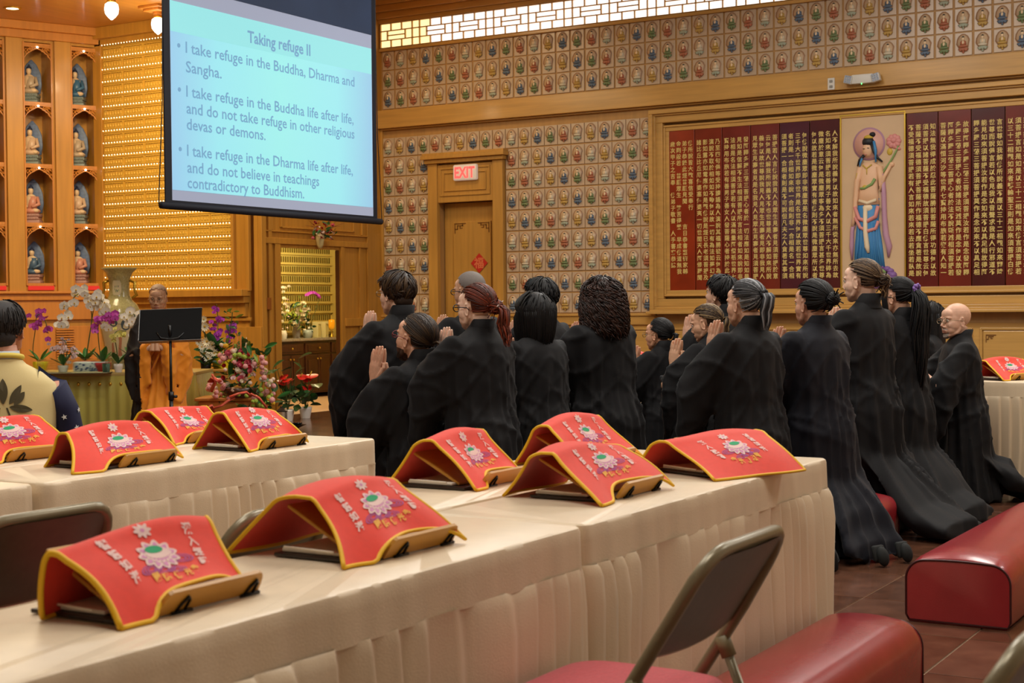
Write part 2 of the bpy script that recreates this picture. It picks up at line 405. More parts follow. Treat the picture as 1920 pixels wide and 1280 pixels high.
t = thing('wall_outlet', 'white wall socket plate on the beam left of the emergency light', 'outlet', (-5.385, WY-.10, 3.69))
MB().bev(-.04, .04, -.012, 0, -.065, .065, .006).build('plate', [PL], t)
for z in (-.03, .028): MB().bev(-.018, .018, -.018, -.012, z-.014, z+.014, .004).build('socket', [mat('socket_grey', '8f8c84', .4)], t)

# ---- sutra panels in a moulded frame
sf = thing('sutra_panel_wall', 'carved red sutra tablets in a moulded oak frame on the tiled wall', 'wall panel', (0, WY, 0))
def frame4(b, x0, x1, z0, z1, w, y0, y1, bv=.006):
    b.bev(x0, x1, y0, y1, z1-w, z1, bv); b.bev(x0, x1, y0, y1, z0, z0+w, bv); b.bev(x0, x0+w, y0, y1, z0+w, z1-w, bv); b.bev(x1-w, x1, y0, y1, z0+w, z1-w, bv)
FX0, FX1 = -7.36, -2.55
b = MB(); 
frame4(b, FX0-.215, FX1+.215, 1.19, 3.56, .05, -.16, -.02); frame4(b, FX0-.17, FX1+.17, 1.24, 3.52, .03, -.13, -.02)
frame4(b, FX0-.15, FX1+.15, 1.27, 3.50, .09, -.10, -.02); frame4(b, FX0-.06, FX1+.06, 1.39, 3.38, .025, -.085, -.02); frame4(b, FX0-.04, FX1+.04, 1.41, 3.36, .05, -.07, -.02)
b.bev(FX0-.25, FX1+.25, -.19, -.02, 1.185, 1.215, .006)
b.build('frame', [WOODX], sf)
TXT = ["人不解我所說義何以故如來者無所從來亦無所去故", "名如來須菩提若善男子善女人以三千大千世界碎為", "微塵於意云何是微塵眾寧為多不須菩提言甚多世尊", "何以故若是微塵眾實有者佛則不說是微塵眾所以者",
"何佛說微塵眾即非微塵眾是名微塵眾世尊如來所說", "三千大千世界即非世界是名世界何以故若世界實有", "者則是一合相如來說一合相則非一合相是名一合相", "須菩提一合相者則是不可說但凡夫之人貪著其事須",
"菩提若人言佛說我見人見眾生見壽者見須菩提於意", "云何是人解我所說義不不也世尊是人不解如來所說", "義何以故世尊說我見人見眾生見壽者見即非我見人", "見眾生見壽者見是名我見人見眾生見壽者見須菩提",
"發阿耨多羅三藐三菩提心者於一切法應如是知如是", "見如是信解不生法相須菩提所言法相者如來說即非", "法相是名法相須菩提若有人以滿無量阿僧祇世界七", "寶持用布施若有善男子善女人發菩薩心者持於此經",
"乃至四句偈等受持讀誦為人演說其福勝彼云何為人", "演說不取於相如如不動何以故一切有為法如夢幻泡", "影如露亦如電應作如是觀佛說是經已長老須菩提及", "諸比丘比丘尼優婆塞優婆夷一切世間天人阿修羅聞",
"佛所說皆大歡喜信受奉行", "弟子恭錄此經普願見聞　　　吉日恭書藝術家輔", "金剛般若　普願眾生　離苦得樂　早成佛道無我", "歲次甲子之吉奉　佛弟子敬書　人手書寫恭誌"]
TXR = ["須菩提言如是如是以三十二相觀如來佛言須菩提若", "以三十二相觀如來者轉輪聖王則是如來須菩提白佛",
"言世尊如我解佛所說義不應以三十二相觀如來爾時", "世尊而說偈言若以色見我以音聲求我是人行邪道不", "能見如來須菩提汝若作是念如來不以具足相故得阿", "耨多羅三藐三菩提須菩提莫作是念如來不以具足相",
"故得阿耨多羅三藐三菩提須菩提汝若作是念發阿耨", "多羅三藐三菩提心者說諸法斷滅莫作是念何以故發", "阿耨多羅三藐三菩提心者於法不說斷滅相須菩提若", "菩薩以滿恒河沙等世界七寶持用布施若復有人知一",
"知法無我得成於忍此菩薩勝前菩薩所得功德何以故", "須菩提以諸菩薩不受福德故須菩提白佛言世尊云何", "菩薩不受福德須菩提菩薩所作福德不應貪著是故說", "不受福德須菩提若有人言如來若來若去若坐若臥是"]
INK = mat('gilt_lettering', 'dcc272', .5, .0, emit=None)
PC = ['8c3014', '7d2a14', '74261a', '6d2414', '4c1a22', '4a1614', '5c1712', '6e2012', '481210', '6a200f', '5a1a12', '60200f']
edges = [-7.36, -7.03, -6.69, -6.345, -6.0, -5.65, -5.305]; redges = [-4.575, -4.235, -3.89, -3.545, -3.2, -2.87, -2.56]
GC = {}
def tablet(x0, x1, cols, pc, k):
    M_ = mat('lacquer_panel_%d' % k, pc, .22, noise=(3, .25), spec=.6, coat=.3)
    t = MB().bev(x0+.004, x1-.004, -.06, -.02, 1.455, 3.325, .004).build('tablet', [M_], sf)
    b = MB(); cw = (x1-x0-.03)/4; pitch = 1.70/23
    for j, s in enumerate(cols):          # right to left
        cx = x1-.015-cw*(j+.5)
        for i, ch in enumerate(s[:23]):
            if ch == '\u3000': continue
            if ch not in GC: GC[ch] = text2d(ch, .066, 'CENTER', 1, .0010)
            vs, fs = GC[ch]; b.add([(cx+x*.95, -.0625, 3.19-pitch*i+z-.058) for x, z, _ in vs], fs)
    if b.n: b.build('inscription', [INK], t)
for p in range(6): tablet(edges[5-p], edges[6-p], TXT[p*4:p*4+4], PC[5-p], 5-p)
for p in range(6):
    # right side: panels counted from the picture's central figure outwards
    cols = {0: TXR[10:14], 1: TXR[6:10], 2: TXR[2:6], 3: ['', '', TXR[0], TXR[1]], 4: [], 5: []}[p]
    if p == 3: cols = ['提於意云何可以三十二相觀如來不須菩提言如是如', '須菩提於意云何可以三十二相觀如來不如是如是以', TXR[0], TXR[1]]
    if p == 4: cols = TXT[9:13]
    if p == 5: cols = TXT[1:5]
    tablet(redges[p], redges[p+1], cols, PC[6+p], 6+p)
# central relief of a standing robed figure on a lotus
ctr = MB().bev(-5.29, -4.59, -.055, -.02, 1.455, 3.335, .004).build('relief_ground', [mat('relief_ground_cream', 'cdae88', .5, noise=(4, .05))], sf)
gf = MB(); frame4(gf, -5.302, -4.578, 1.445, 3.345, .016, -.075, -.02, .003); gf.build('gilt_border', [GOLD], sf)
SK = mat('relief_skin', 'e0b590', .5); PK = mat('relief_pink', 'd08a84', .5); MV = mat('relief_mauve', 'b58aa0', .5); BLU = mat('relief_blue', '3f83b8', .5)
PUR = mat('relief_purple', '7d5a96', .5); HR = mat('relief_hair', '1c1c22', .5); GRR = mat('relief_green', '7f9c5c', .5); YEL = mat('relief_yellow', 'c4a63c', .5); CRM = mat('relief_cream', 'e2cfae', .5)
# local coordinates: a to the right, b upward, in units of the picture (800 px = .70 m wide crop)
k_ = .7/490
def A(px, py): return (-5.29+(px-155)*k_, 3.34-(py-75)*k_*1.14)
rl = MB(); Yb = -.055
def blob(px, py, rx, ry, dep, m, rot=0, n=12, y=None):
    a, z = A(px, py); rl.ell((a, (Yb if y is None else y), z), (rx*k_, dep, ry*k_*1.14), n, m, Matrix.Rotation(rot, 3, 'Y'))
def ribbon(pts, r, m, dep=.5, y=-.012):
    P_ = [A(*p) for p in pts]; n = len(P_); rs = r if isinstance(r, list) else [r]*n
    rl.tube([(a, Yb+y, z) for a, z in P_], [q*k_ for q in rs], 8, m, flat=1)
a, z = A(372, 275); 
rl.prism([(a+.178*math.cos(t), z+.178*math.sin(t)) for t in [2*PI*i/36 for i in range(36)]], .055, .062, 6, put=lambda p, q, s: (p, -s, q))
rl.prism([(a+.158*math.cos(t), z+.158*math.sin(t)) for t in [2*PI*i/36 for i in range(36)]], .062, .066, 7, put=lambda p, q, s: (p, -s, q))
ribbon([(468, 545), (478, 470), (530, 410), (575, 345), (598, 300)], [7, 8, 8, 7, 6], 4)
for i in range(9): blob(560+34*math.cos(i*.7), 268+28*math.sin(i*.7), 26, 20, .022, 1, i*.7)
blob(590, 315, 28, 12, .02, 1, .4); blob(560, 262, 26, 22, .03, 1); blob(530, 335, 22, 24, .014, 8)
ribbon([(470, 480), (485, 600), (490, 760), (500, 880), (525, 960), (520, 1030)], [22, 20, 20, 24, 24, 8], 2)
ribbon([(255, 770), (240, 850), (235, 950), (238, 1040)], [18, 16, 18, 8], 2)
rl.loft([((A(365, 640)[0], Yb, A(365, 640)[1]), (85*k_, 0, 0), (0, .035, 0)), ((A(360, 780)[0], Yb, A(360, 780)[1]), (84*k_, 0, 0), (0, .05, 0)), ((A(365, 950)[0], Yb, A(365, 950)[1]), (108*k_, 0, 0), (0, .045, 0)), ((A(370, 1095)[0], Yb, A(370, 1095)[1]), (122*k_, 0, 0), (0, .05, 0))], 20, 3)
for i in range(7): ribbon([(300+22*i, 800), (292+25*i, 950), (270+33*i, 1090)], [4, 6, 8], 3, y=-.046)
rl.loft([((A(370, 395)[0], Yb, A(370, 395)[1]), (40*k_, 0, 0), (0, .02, 0)), ((A(378, 430)[0], Yb, A(378, 430)[1]), (92*k_, 0, 0), (0, .04, 0)), ((A(372, 520)[0], Yb, A(372, 520)[1]), (72*k_, 0, 0), (0, .05, 0)), ((A(366, 600)[0], Yb, A(366, 600)[1]), (76*k_, 0, 0), (0, .045, 0)), ((A(366, 680)[0], Yb, A(366, 680)[1]), (88*k_, 0, 0), (0, .05, 0))], 18, 0)
ribbon([(310, 430), (283, 520), (270, 640), (262, 760), (245, 820)], [26, 22, 20, 17, 14], 0, y=-.02)
ribbon([(452, 430), (468, 520), (462, 590), (490, 500), (540, 425)], [26, 24, 18, 15, 12], 0, y=-.02)
blob(545, 420, 22, 18, .03, 0); blob(243, 825, 20, 26, .03, 0)
ribbon([(300, 650), (365, 670), (435, 650)], [12, 14, 12], 9, y=-.045)
ribbon([(268, 690), (300, 770), (365, 790), (430, 760), (448, 690)], [14, 16, 18, 16, 14], 1, y=-.045)
ribbon([(270, 760), (310, 830), (370, 855), (430, 840), (450, 790)], [12, 14, 16, 14, 12], 1, y=-.045)
blob(365, 700, 52, 34, .05, 9, y=-.06); ribbon([(352, 700), (352, 860), (365, 960), (375, 1000)], [16, 18, 20, 10], 9, y=-.055)
ribbon([(310, 570), (345, 570), (400, 545), (425, 510)], [8, 10, 12, 12], 4, y=-.045); blob(348, 562, 20, 14, .012, 8, y=-.10)
ribbon([(330, 415), (360, 440), (400, 415)], [5, 6, 5], 8, y=-.045); ribbon([(362, 440), (363, 480)], [5, 3], 8, y=-.045)
ribbon([(300, 460), (288, 470), (275, 520)], [6, 8, 4], 8, y=-.04)
blob(362, 312, 44, 52, .05, 0); blob(366, 262, 50, 36, .05, 5); ribbon([(398, 270), (415, 330), (440, 370), (480, 400)], [16, 12, 10, 6], 5, y=-.03)
ribbon([(335, 350), (300, 380), (285, 420)], [12, 10, 5], 5, y=-.02); ribbon([(415, 260), (428, 320), (430, 400)], [10, 12, 6], 3, y=-.035); ribbon([(325, 370), (310, 400), (305, 425)], [8, 8, 4], 3, y=-.035)
blob(370, 232, 40, 18, .045, 8); blob(400, 215, 26, 18, .045, 5); blob(412, 330, 7, 16, .04, 0)
for (px, py) in ((340, 308), (374, 305)): blob(px, py, 9, 2.5, .004, 5, y=-.104)
blob(352, 346, 9, 4, .006, 1, y=-.102)
for i in range(15):
    t = PI*(i/14); blob(385-165*math.cos(t), 1150+70*math.sin(t), 34, 26, .05, 10, t, 8)
for i in range(15): blob(385-150*math.cos(2*PI*i/15), 1130+36*math.sin(2*PI*i/15), 30, 20, .04, 10, 0, 8)
blob(385, 1125, 130, 34, .055, 4); blob(310, 1110, 45, 16, .03, 0, y=-.09); blob(405, 1115, 36, 22, .03, 0, y=-.09)
rl.build('relief_figure', [SK, PK, MV, BLU, GRR, HR, MV, mat('relief_halo_pink', 'd9a596', .5), YEL, CRM, PUR], ctr, smooth=True)

# ---- doorway wall (runs towards the viewer), opening to a side room
DY0, DY1, DH = 13.88, 15.06, 2.02
mb = MB().box(WX-.06, WX, 13.5, DY0, 0, CZ).box(WX-.06, WX, DY1, WY, 0, CZ).box(WX-.06, WX, DY0, DY1, DH, CZ)
struct('wall_doorway', mb, WOODD)
b = MB()
def onwall(y0, y1, z0, z1, d=.03): b.bev(WX, WX+d, y0, y1, z0, z1, .005)
onwall(13.5, 13.58, 0, CZ, .06); onwall(13.66, 13.72, 0, CZ, .03); onwall(13.60, 15.62, 2.06, 2.13, .035); onwall(13.60, 15.62, 2.20, 2.215, .03)
for y in (13.72, 15.50): onwall(y, y+.03, 2.22, 3.2, .03)
onwall(13.75, 15.5, 2.62, 2.65, .03); onwall(13.9, 13.93, 2.25, 2.6, .02); onwall(13.9, 15.35, 2.25, 2.27, .02); onwall(15.33, 15.36, 2.25, 2.6, .02)
onwall(13.78, 13.88, 0, 2.06, .03); onwall(15.06, 15.13, 0, 2.06, .03); onwall(15.44, 15.47, 0, 2.06, .03); onwall(15.62, 15.65, 0, 3.4, .03)
onwall(15.12, WY-.05, 1.06, 1.16, .05)
struct('trim_7', b, WOODD)
MB().box(WX+.06, WX+.068, 13.62, 13.66, 1.28, 1.42)
t = tag(MB().bev(WX+.03, WX+.045, 13.6, 13.68, 1.28, 1.42, .003).build('wall_plate', [mat('brown_plate', '9a5a22', .5)]), 'small brown wall plate left of the doorway', 'wall plate')
struct('door_2', MB().bev(WX-.055, WX-.005, DY1-.02, DY1-.002, .02, DH-.01, .003), mat('sliding_door_edge', '5a3212', .5))
# side room
b = MB().box(-14.42, -14.3, 13.62, 18.6, 0, 2.8).box(-14.3, WX-.14, 18.4, 18.52, 0, 2.8).box(-14.3, WX-.14, 13.62, 13.74, 0, 2.8)
struct('wall_side_room', b, mat('side_room_gold', 'c8b060', .5, noise=(3, .08)))
struct('ceiling_side_room', MB().box(-14.4, WX-.14, 13.62, 18.5, 2.6, 2.68), WOODX)
rack = thing('memorial_tablet_rack', 'golden shelves of small memorial tablets behind the side room cabinet', 'rack', (-14.1, 0, 0))
RG = mat('tablet_gold', 'd8c470', .4, noise=(4, .1)); RD = mat('tablet_slot', '6e5e22', .5)
sl = MB()
for r in range(12): sl.bev(-.19, -.08, 15.0, 18.4, .93+.145*r, .942+.145*r, .003)
sl.build('shelf', [RG], rack)
tb = MB().bev(-.19, -.11, -.013, .013, 0, .085, .002).mesh('memorial_tablet', [RD]); fb = MB().bev(-.19, -.1, -.055, .055, 0, .18, .002)
MB().box(-.2, -.12, 15.0, 18.4, .9, 2.58).build('back_panel', [RG], rack)
for r in range(11):
    for i in range(27): link('memorial_tablet', tb, rack, (0, 17.0+.052*i, .965+.145*r))
cab = thing('cabinet', 'dark brown cabinet with stone top in the side room', 'cabinet', (-13.9, 17.0, 0))
MB().bev(-.35, .25, -1.3, 1.35, .06, .82, .005).build('body', [BROWN], cab)
MB().bev(-.37, .29, -1.32, 1.37, .82, .86, .008).build('countertop', [mat('stone_top', '9a9080', .25, noise=(30, .3))], cab)
for k in range(4):
    y = -.93+.62*k
    dr = MB().bev(.25, .27, y-.29, y+.29, .64, .79, .006).bev(.27, .278, y-.24, y+.24, .67, .76, .004).build('drawer', [BROWN], cab)
    MB().ell((.30, y, .715), (.016, .016, .016), 8).build('knob', [GOLD], dr, smooth=True)
    for s_ in (-1, 1):
        dd = MB().bev(.25, .27, min(y, y+s_*.29)+.004, max(y, y+s_*.29)-.004, .09, .62, .006).build('door', [BROWN], cab)
        MB().bev(.27, .278, min(y+s_*.05, y+s_*.24), max(y+s_*.05, y+s_*.24), .15, .55, .005).build('panel', [BROWN], dd)
        MB().ell((.29, y+s_*.035, .56), (.014, .014, .014), 8).build('knob', [GOLD], dd, smooth=True)
t = tag(MB().lathe([(.07, 0), (.06, -.03), (.02, -.05)], 16, (-12.3, 14.95, 2.06)).build('round_ceiling_lamp', [mat('lamp_glow', (1, 1, 1), .4, emit=(1, .93, .75), estr=9)], smooth=True), 'small round lamp shining in the side room doorway', 'lamp')
t.location.z = .06

# ---- golden lamp wall and niche wall beside the altar
mb = MB().box(-14.1, WX-.14, 13.5, 13.62, 0, CZ)
struct('wall_lamps', mb, WOODD)
b = MB()
def lw(x0, x1, z0, z1, d): b.bev(x0, x1, 13.5-d, 13.5, z0, z1, .005)
lw(-14.1, -13.96, 1.5, 4.75, .05); lw(-11.87, -11.83, 1.5, 4.75, .05); lw(-11.65, -11.6, 1.5, 4.75, .05); lw(-14.1, -11.6, 4.58, 4.66, .05); lw(-14.1, -11.5, 4.66, 4.80, .12)
lw(-14.1, -11.62, 1.44, 1.52, .16); lw(-14.1, -11.64, 1.36, 1.44, .10); lw(-14.1, -11.66, 1.2, 1.36, .05); lw(-14.1, -11.6, 1.15, 1.19, .03)
for x in (-13.9, -13.2, -12.5, -11.95): lw(x, x+.5, .2, 1.08, .02)
struct('trim_8', b, WOODD)
lp = thing('lamp_panel', 'golden panel of tiny lamps and figure plaques beside the niches', 'lamp panel', (-13.96, 13.5, 1.53))
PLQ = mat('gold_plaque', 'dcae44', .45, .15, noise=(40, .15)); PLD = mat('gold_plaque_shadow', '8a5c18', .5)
pw, ph = 2.1/6, 3.04/20
q = MB().bev(.008, pw-.008, -.02, 0, .035, ph-.012, .003)
for i in range(7):
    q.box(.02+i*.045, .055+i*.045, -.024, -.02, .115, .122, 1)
    q.ell((.038+i*.045, -.024, .075), (.012, .008, .02), 6, 0); q.ell((.038+i*.045, -.024, .101), (.007, .006, .009), 6, 0)
qm = q.mesh('plaque', [PLQ, PLD])
for r in range(20):
    for i in range(6): link('plaque', qm, lp, (i*pw, 0, r*ph))
MB().box(0, 2.1, -.006, 0, 0, 3.05).build('backing', [PLQ], lp)
rails = MB()
for r in range(21): rails.bev(0, 2.1, -.022, 0, r*ph-.008, r*ph-.001, .002)
rails.build('rail', [PLQ], lp)
bl = MB()
for r in range(21):
    for i in range(44): bl.ell((.03+i*.0475, -.05, r*ph+.016), (.008, .008, .008), 6)
o = bl.build('bulb', [mat('tiny_bulb', (1, .9, .6), .4, emit=(1, .86, .52), estr=2.4)], lp, smooth=True); o['kind'] = 'stuff'

NA = math.radians(25); ND = Vector((math.sin(NA), math.cos(NA), 0)); NO = Vector((-14.04, 13.5, 0))
# niche wall: local x runs along the wall (negative towards the viewer), local -y faces the hall
nw = bpy.data.objects.new('wall_niches', None); C.objects.link(nw); nw.location = NO; nw.rotation_euler = (0, 0, PI/2-NA); nw['kind'] = 'structure'
zb = [1.63, 2.37, 3.09, 3.845, 4.56]
cols = [(-.345, -.045), (-.93, -.61), (-1.51, -1.19), (-2.09, -1.77), (-2.67, -2.35)]
b = MB(); b.box(-6, .1, .36, .46, 0, CZ)                       # back
b.box(-6, .1, 0, .36, 0, 1.6); b.box(-6, .1, 0, .36, 4.57, CZ)
prev = .1
for (x0, x1) in cols: b.box(x1, prev, 0, .36, 1.6, 4.57); prev = x0
b.box(-6, prev, 0, .36, 1.6, 4.57)
b.build('niche_carcass', [WOODD], nw)
b = MB()
for (x0, x1) in cols:
    for z in zb: b.bev(x0, x1, -.012, .36, z-.035, z, .003)
    b.bev(x0-.02, x0, -.02, .0, 1.6, 4.57, .003); b.bev(x1, x1+.02, -.02, .0, 1.6, 4.57, .003)
b.build('shelf', [WOODO], nw)
b = MB()
for x in (-.47, -1.06, -1.64, -2.22): b.bev(x-.10, x+.10, -.05, 0, 1.5, 4.6, .006)
b.build('pilaster', [WOODD], nw)
b = MB(); b.bev(-6, .05, -.12, 0, 1.5, 1.53, .006); b.bev(-6, .05, -.08, 0, 1.42, 1.5, .006); b.bev(-6, .02, -.05, 0, 1.18, 1.42, .006)
b.bev(-6, .05, -.07, 0, 4.6, 4.7, .006); b.bev(-6, .05, -.12, 0, 4.7, 4.8, .006)
for k in range(8): b.bev(-.45-.58*k, -.02-.58*k, -.02, 0, .2, 1.1, .008)
b.build('cornice', [WOODO], nw)
b = MB()
for k in range(26): b.bev(-.60, -.38, -.045, -.02, .30+.03*k, .318+.03*k, .003)
b.build('louvre', [WOODO], nw)
redm = mat('red_glass_strip', 'b01c1c', .3, emit=(1, .05, .03), estr=.35)
b = MB()
for (x0, x1) in cols: b.bev(x0, x1, -.03, -.012, 1.545, 1.595, .003)
b.build('red_strip', [redm], nw)
# carved arch screen of one niche
def arch_mesh():
    b = MB(); w = .32; h = .17
    def prof(u): return .035+.10*abs(u)**1.3+.03*max(0, abs(u)-.8)*5
    n = 14
    for i in range(n):
        u0 = -1+2*i/n; u1 = -1+2*(i+1)/n
        for (a, c_) in ((0, .018),):
            b.add([(u0*w/2, 0, 0), (u1*w/2, 0, 0), (u1*w/2, 0, -.016), (u0*w/2, 0, -.016), (u0*w/2, .015, 0), (u1*w/2, .015, 0), (u1*w/2, .015, -.016), (u0*w/2, .015, -.016)], [(0,3,2,1),(4,5,6,7),(0,1,5,4),(1,2,6,5),(2,3,7,6),(3,0,4,7)])
        p0 = -prof(u0); p1 = -prof(u1)
        b.add([(u0*w/2, 0, p0+.014), (u1*w/2, 0, p1+.014), (u1*w/2, 0, p1), (u0*w/2, 0, p0), (u0*w/2, .015, p0+.014), (u1*w/2, .015, p1+.014), (u1*w/2, .015, p1), (u0*w/2, .015, p0)], [(0,3,2,1),(4,5,6,7),(0,1,5,4),(1,2,6,5),(2,3,7,6),(3,0,4,7)])
    r_ = random.Random(3)
    for s_ in (-1, 1):
        for k in range(11):
            u = s_*r_.uniform(.25, .95); z = -r_.uniform(.02, max(.03, prof(u)-.015)); x = u*w/2; rr = .014+.008*r_.random()
            b.tube([(x+rr*math.cos(t), .007, z+rr*math.sin(t)) for t in [2*PI*i/8*.8 for i in range(9)]], .0045, 5)
    return b.mesh('carved_arch', [WOODO])
am = arch_mesh(); 
for (x0, x1) in cols[:4]:
    for z in zb[1:]: link('carved_arch', am, nw, ((x0+x1)/2, -.014, z-.035))
STG = [mat('statue_glaze_%d' % i, c, .35) for i, c in enumerate(('3f6a8c', 'c98a72', 'b8a48a', '49627a', 'd0b090'))]
STSK = mat('statue_cream', 'dcc09a', .4); STMD = mat('statue_mandorla_blue', '66789a', .45, noise=(30, .3)); STB = mat('statue_base_grey', '7d8a86', .45); STP = mat('statue_base_pink', 'b08a80', .45)
def statue_mesh(k):
    b = MB()
    b.loft([((0, .10, .12), (.11, 0, 0), (0, .012, 0)), ((0, .10, .22), (.13, 0, 0), (0, .012, 0)), ((0, .10, .34), (.12, 0, 0), (0, .012, 0)), ((0, .105, .44), (.07, 0, 0), (0, .01, 0)), ((0, .11, .50), (.01, 0, 0), (0, .006, 0))], 18, 3)
    for z, w_ in ((.0, .12), (.035, .105), (.07, .115)): b.bev(-w_, w_, -.09, .10, z, z+.035, .006, 4)
    for i in range(11): b.ell((-.1+.02*i, -.09, .088), (.012, .012, .014), 6, 4); b.ell((-.1+.02*i, -.092, .052), (.012, .01, .014), 6, 4)
    b.ell((0, -.01, .135), (.12, .09, .038), 12, 0); b.ell((-.06, -.05, .14), (.055, .04, .026), 8, 1); b.ell((.06, -.05, .14), (.055, .04, .026), 8, 1)
    b.loft([((0, .0, .13), (.075, 0, 0), (0, .055, 0)), ((0, 0, .22), (.06, 0, 0), (0, .045, 0)), ((0, 0, .29), (.078, 0, 0), (0, .045, 0)), ((0, 0, .325), (.025, 0, 0), (0, .022, 0))], 12, 1)
    b.loft([((.01, -.008, .15), (.07, 0, 0), (0, .052, 0)), ((.015, -.008, .23), (.052, 0, 0), (0, .045, 0)), ((.02, -.006, .30), (.05, 0, 0), (0, .038, 0))], 12, 0)
    for s_ in (-1, 1): b.tube([(s_*.075, 0, .29), (s_*.10, -.02, .21), (s_*.03, -.08, .18)], [.022, .024, .014], 8, 0 if s_ > 0 else 1)
    b.ell((0, -.008, .36), (.033, .036, .043), 10, 2); b.ell((0, 0, .39), (.034, .036, .026), 10, 5); b.ell((0, 0, .42), (.015, .015, .016), 8, 5); b.tube([(0, -.005, .30), (0, -.005, .34)], .018, 8, 2)
    return b.mesh('figure', [STG[k], STSK, STSK, STMD, STP if k % 2 else STB, mat('statue_hair_blue', '27304a', .5)], True)
SM = [statue_mesh(i) for i in range(5)]
SP = mat('niche_spot_glow', (1, 1, 1), .4, emit=(.85, .85, 1), estr=14)
colw = ['third', 'second', 'first', 'fourth']
ROWN = ['bottom', 'second', 'third', 'top']
RW = Matrix.Rotation(PI/2-NA, 4, 'Z'); 
TINT = ['with blue robe', 'with pink robe', 'with cream robe', 'with slate robe', 'with pale robe']
for ci, (x0, x1) in enumerate(cols[:3]):
    for ri in range(4):
        p = NO+(RW @ Vector(((x0+x1)/2-.035, .225, zb[ri])))
        k = (ci*2+ri*3+1) % 5
        cn = ['niche column beside the lamp panel', 'middle niche column', 'niche column at left edge'][ci]
        t = thing('seated_statue', 'seated statue %s, %s row, %s' % (TINT[k], ROWN[ri], cn), 'statue', p, PI/2-NA-.55, 'seated statues in the niches')
        link('figure', SM[k], t, scale=(1, 1, 1.12 if ri else 1.05))
        p2 = NO+(RW @ Vector(((x0+x1)/2, -.02, zb[ri+1]-.05)))
        t2 = tag(MB().ell((0, 0, 0), (.012, .012, .010), 8).build('niche_spotlight', [SP], smooth=True), 'tiny white spotlight at the arch of the %s niche, %s' % (ROWN[ri], cn), 'spotlight', 'niche spotlights'); t2.location = p2
# ---- soffit above the altar
b = MB(); b.box(-17, -9.7, 6.5, 13.5, 4.80, CZ-.02)
struct('soffit', b, mat('soffit_oak', 'c48434', .35, grain=(1, 14, .1), coat=.2))
b = MB()
for rr in (.42, .36): b.tube([(-11.9+rr*math.cos(t), 11.2+rr*math.sin(t), 4.79) for t in [2*PI*i/40 for i in range(41)]], .02, 6)
b.lathe([(.36, 4.795), (.36, 4.79), (.01, 4.788)], 40, (-11.9, 11.2, 0))
tag(b.build('ceiling_medallion', [WOODD], smooth=True), 'round wooden ceiling medallion on the altar soffit', 'medallion')
def pendant(x, y, lab, z=4.8, s=1):
    t = thing('pendant_lamp', lab, 'lamp', (x, y, z), 0, 'acorn pendant lamps', scale=s)
    MB().bev(-.16, .16, -.16, .16, -.03, 0, .006).bev(-.12, .12, -.12, .12, -.06, -.03, .006).lathe([(.05, -.06), (.055, -.09), (.04, -.10)], 16).build('mount', [WOODO], t, auto=True)
    MB().lathe([(.045, -.10), (.052, -.12), (.05, -.13)], 16).build('collar', [GOLD], t, smooth=True)
    MB().lathe([(.045, -.13), (.07, -.15), (.078, -.20), (.07, -.25), (.04, -.29), (.012, -.315), (.002, -.32)], 20).build('glass_shade', [mat('pendant_glow', (1, 1, 1), .3, emit=(1, .95, .82), estr=5)], t, smooth=True)
pendant(-12.22, 11.95, 'lit acorn pendant lamp at the top left, nearer the niches', 4.80)
pendant(-12.42, 12.87, 'lit acorn pendant lamp against the golden lamp panel', 4.80)
point('pendant_glow_light', (-12.2, 11.9, 4.3), 12, WARM); point('pendant_glow_light', (-12.4, 12.7, 4.3), 12, WARM)
t = thing('recessed_downlight', 'round recessed downlight in the altar soffit at top left', 'downlight', (-13.86, 12.0, 4.80))
MB().lathe([(.10, 0), (.10, -.012), (.075, -.012), (.075, 0)], 24).build('trim_ring', [GOLD], t, smooth=True)
MB().lathe([(.074, -.004), (.001, -.006)], 24).build('lens', [mat('downlight_glow', (1, 1, 1), .3, emit=(1, .9, .62), estr=6)], t)
# ---- projection screen
ps = thing('projection_screen', 'hanging projection screen showing a blue slide of refuge verses', 'screen', (-8.15, 0, 0))
Y0, Y1, Z0, Z1 = 8.57, 11.19, 2.13, 3.79
SCN = bpy.data.materials.new('projected_slide'); SCN.use_nodes = True
nt = SCN.node_tree; bs = nt.nodes['Principled BSDF']; bs.inputs['Roughness'].default_value = .9
bs.inputs['Base Color'].default_value = (.25, .3, .3, 1)
tcn = nt.nodes.new('ShaderNodeTexCoord'); sp_ = nt.nodes.new('ShaderNodeSeparateXYZ'); nt.links.new(tcn.outputs['Object'], sp_.inputs[0])
# projector light is brightest in the middle of the slide and falls off to the edges
gx = nt.nodes.new('ShaderNodeMapRange'); gx.inputs[1].default_value = Y0; gx.inputs[2].default_value = Y1; nt.links.new(sp_.outputs['Y'], gx.inputs[0])
cr = nt.nodes.new('ShaderNodeValToRGB'); e = cr.color_ramp.elements
e[0].position = 0; e[0].color = (*lin('6fc0f0'), 1); e[1].position = 1; e[1].color = (*lin('6ab8e8'), 1)
for p_, c_ in ((.2, '74e6f6'), (.5, '78f0f0'), (.8, '74e8f4')):
    q = e.new(p_); q.color = (*lin(c_), 1)
nt.links.new(gx.outputs[0], cr.inputs[0]); nt.links.new(cr.outputs[0], bs.inputs['Emission Color']); bs.inputs['Emission Strength'].default_value = .72
MB().box(-.004, 0, Y0, Y1, Z0, Z1).build('viewing_surface', [mat('screen_grey', '8d97ae', .9, emit=lin('9298b0'), estr=.42)], ps)
MB().box(0, .0015, Y0+.005, Y1-.005, 2.21, 3.665).build('slide', [SCN], ps)
MB().box(.0015, .002, Y0+.005, Y1-.005, 3.43, 3.665).build('slide_header', [mat('slide_header_band', (.2, .3, .3), .9, emit=lin('84ecf2'), estr=.66)], ps)
SB = mat('screen_black_border', '0d1220', .7)
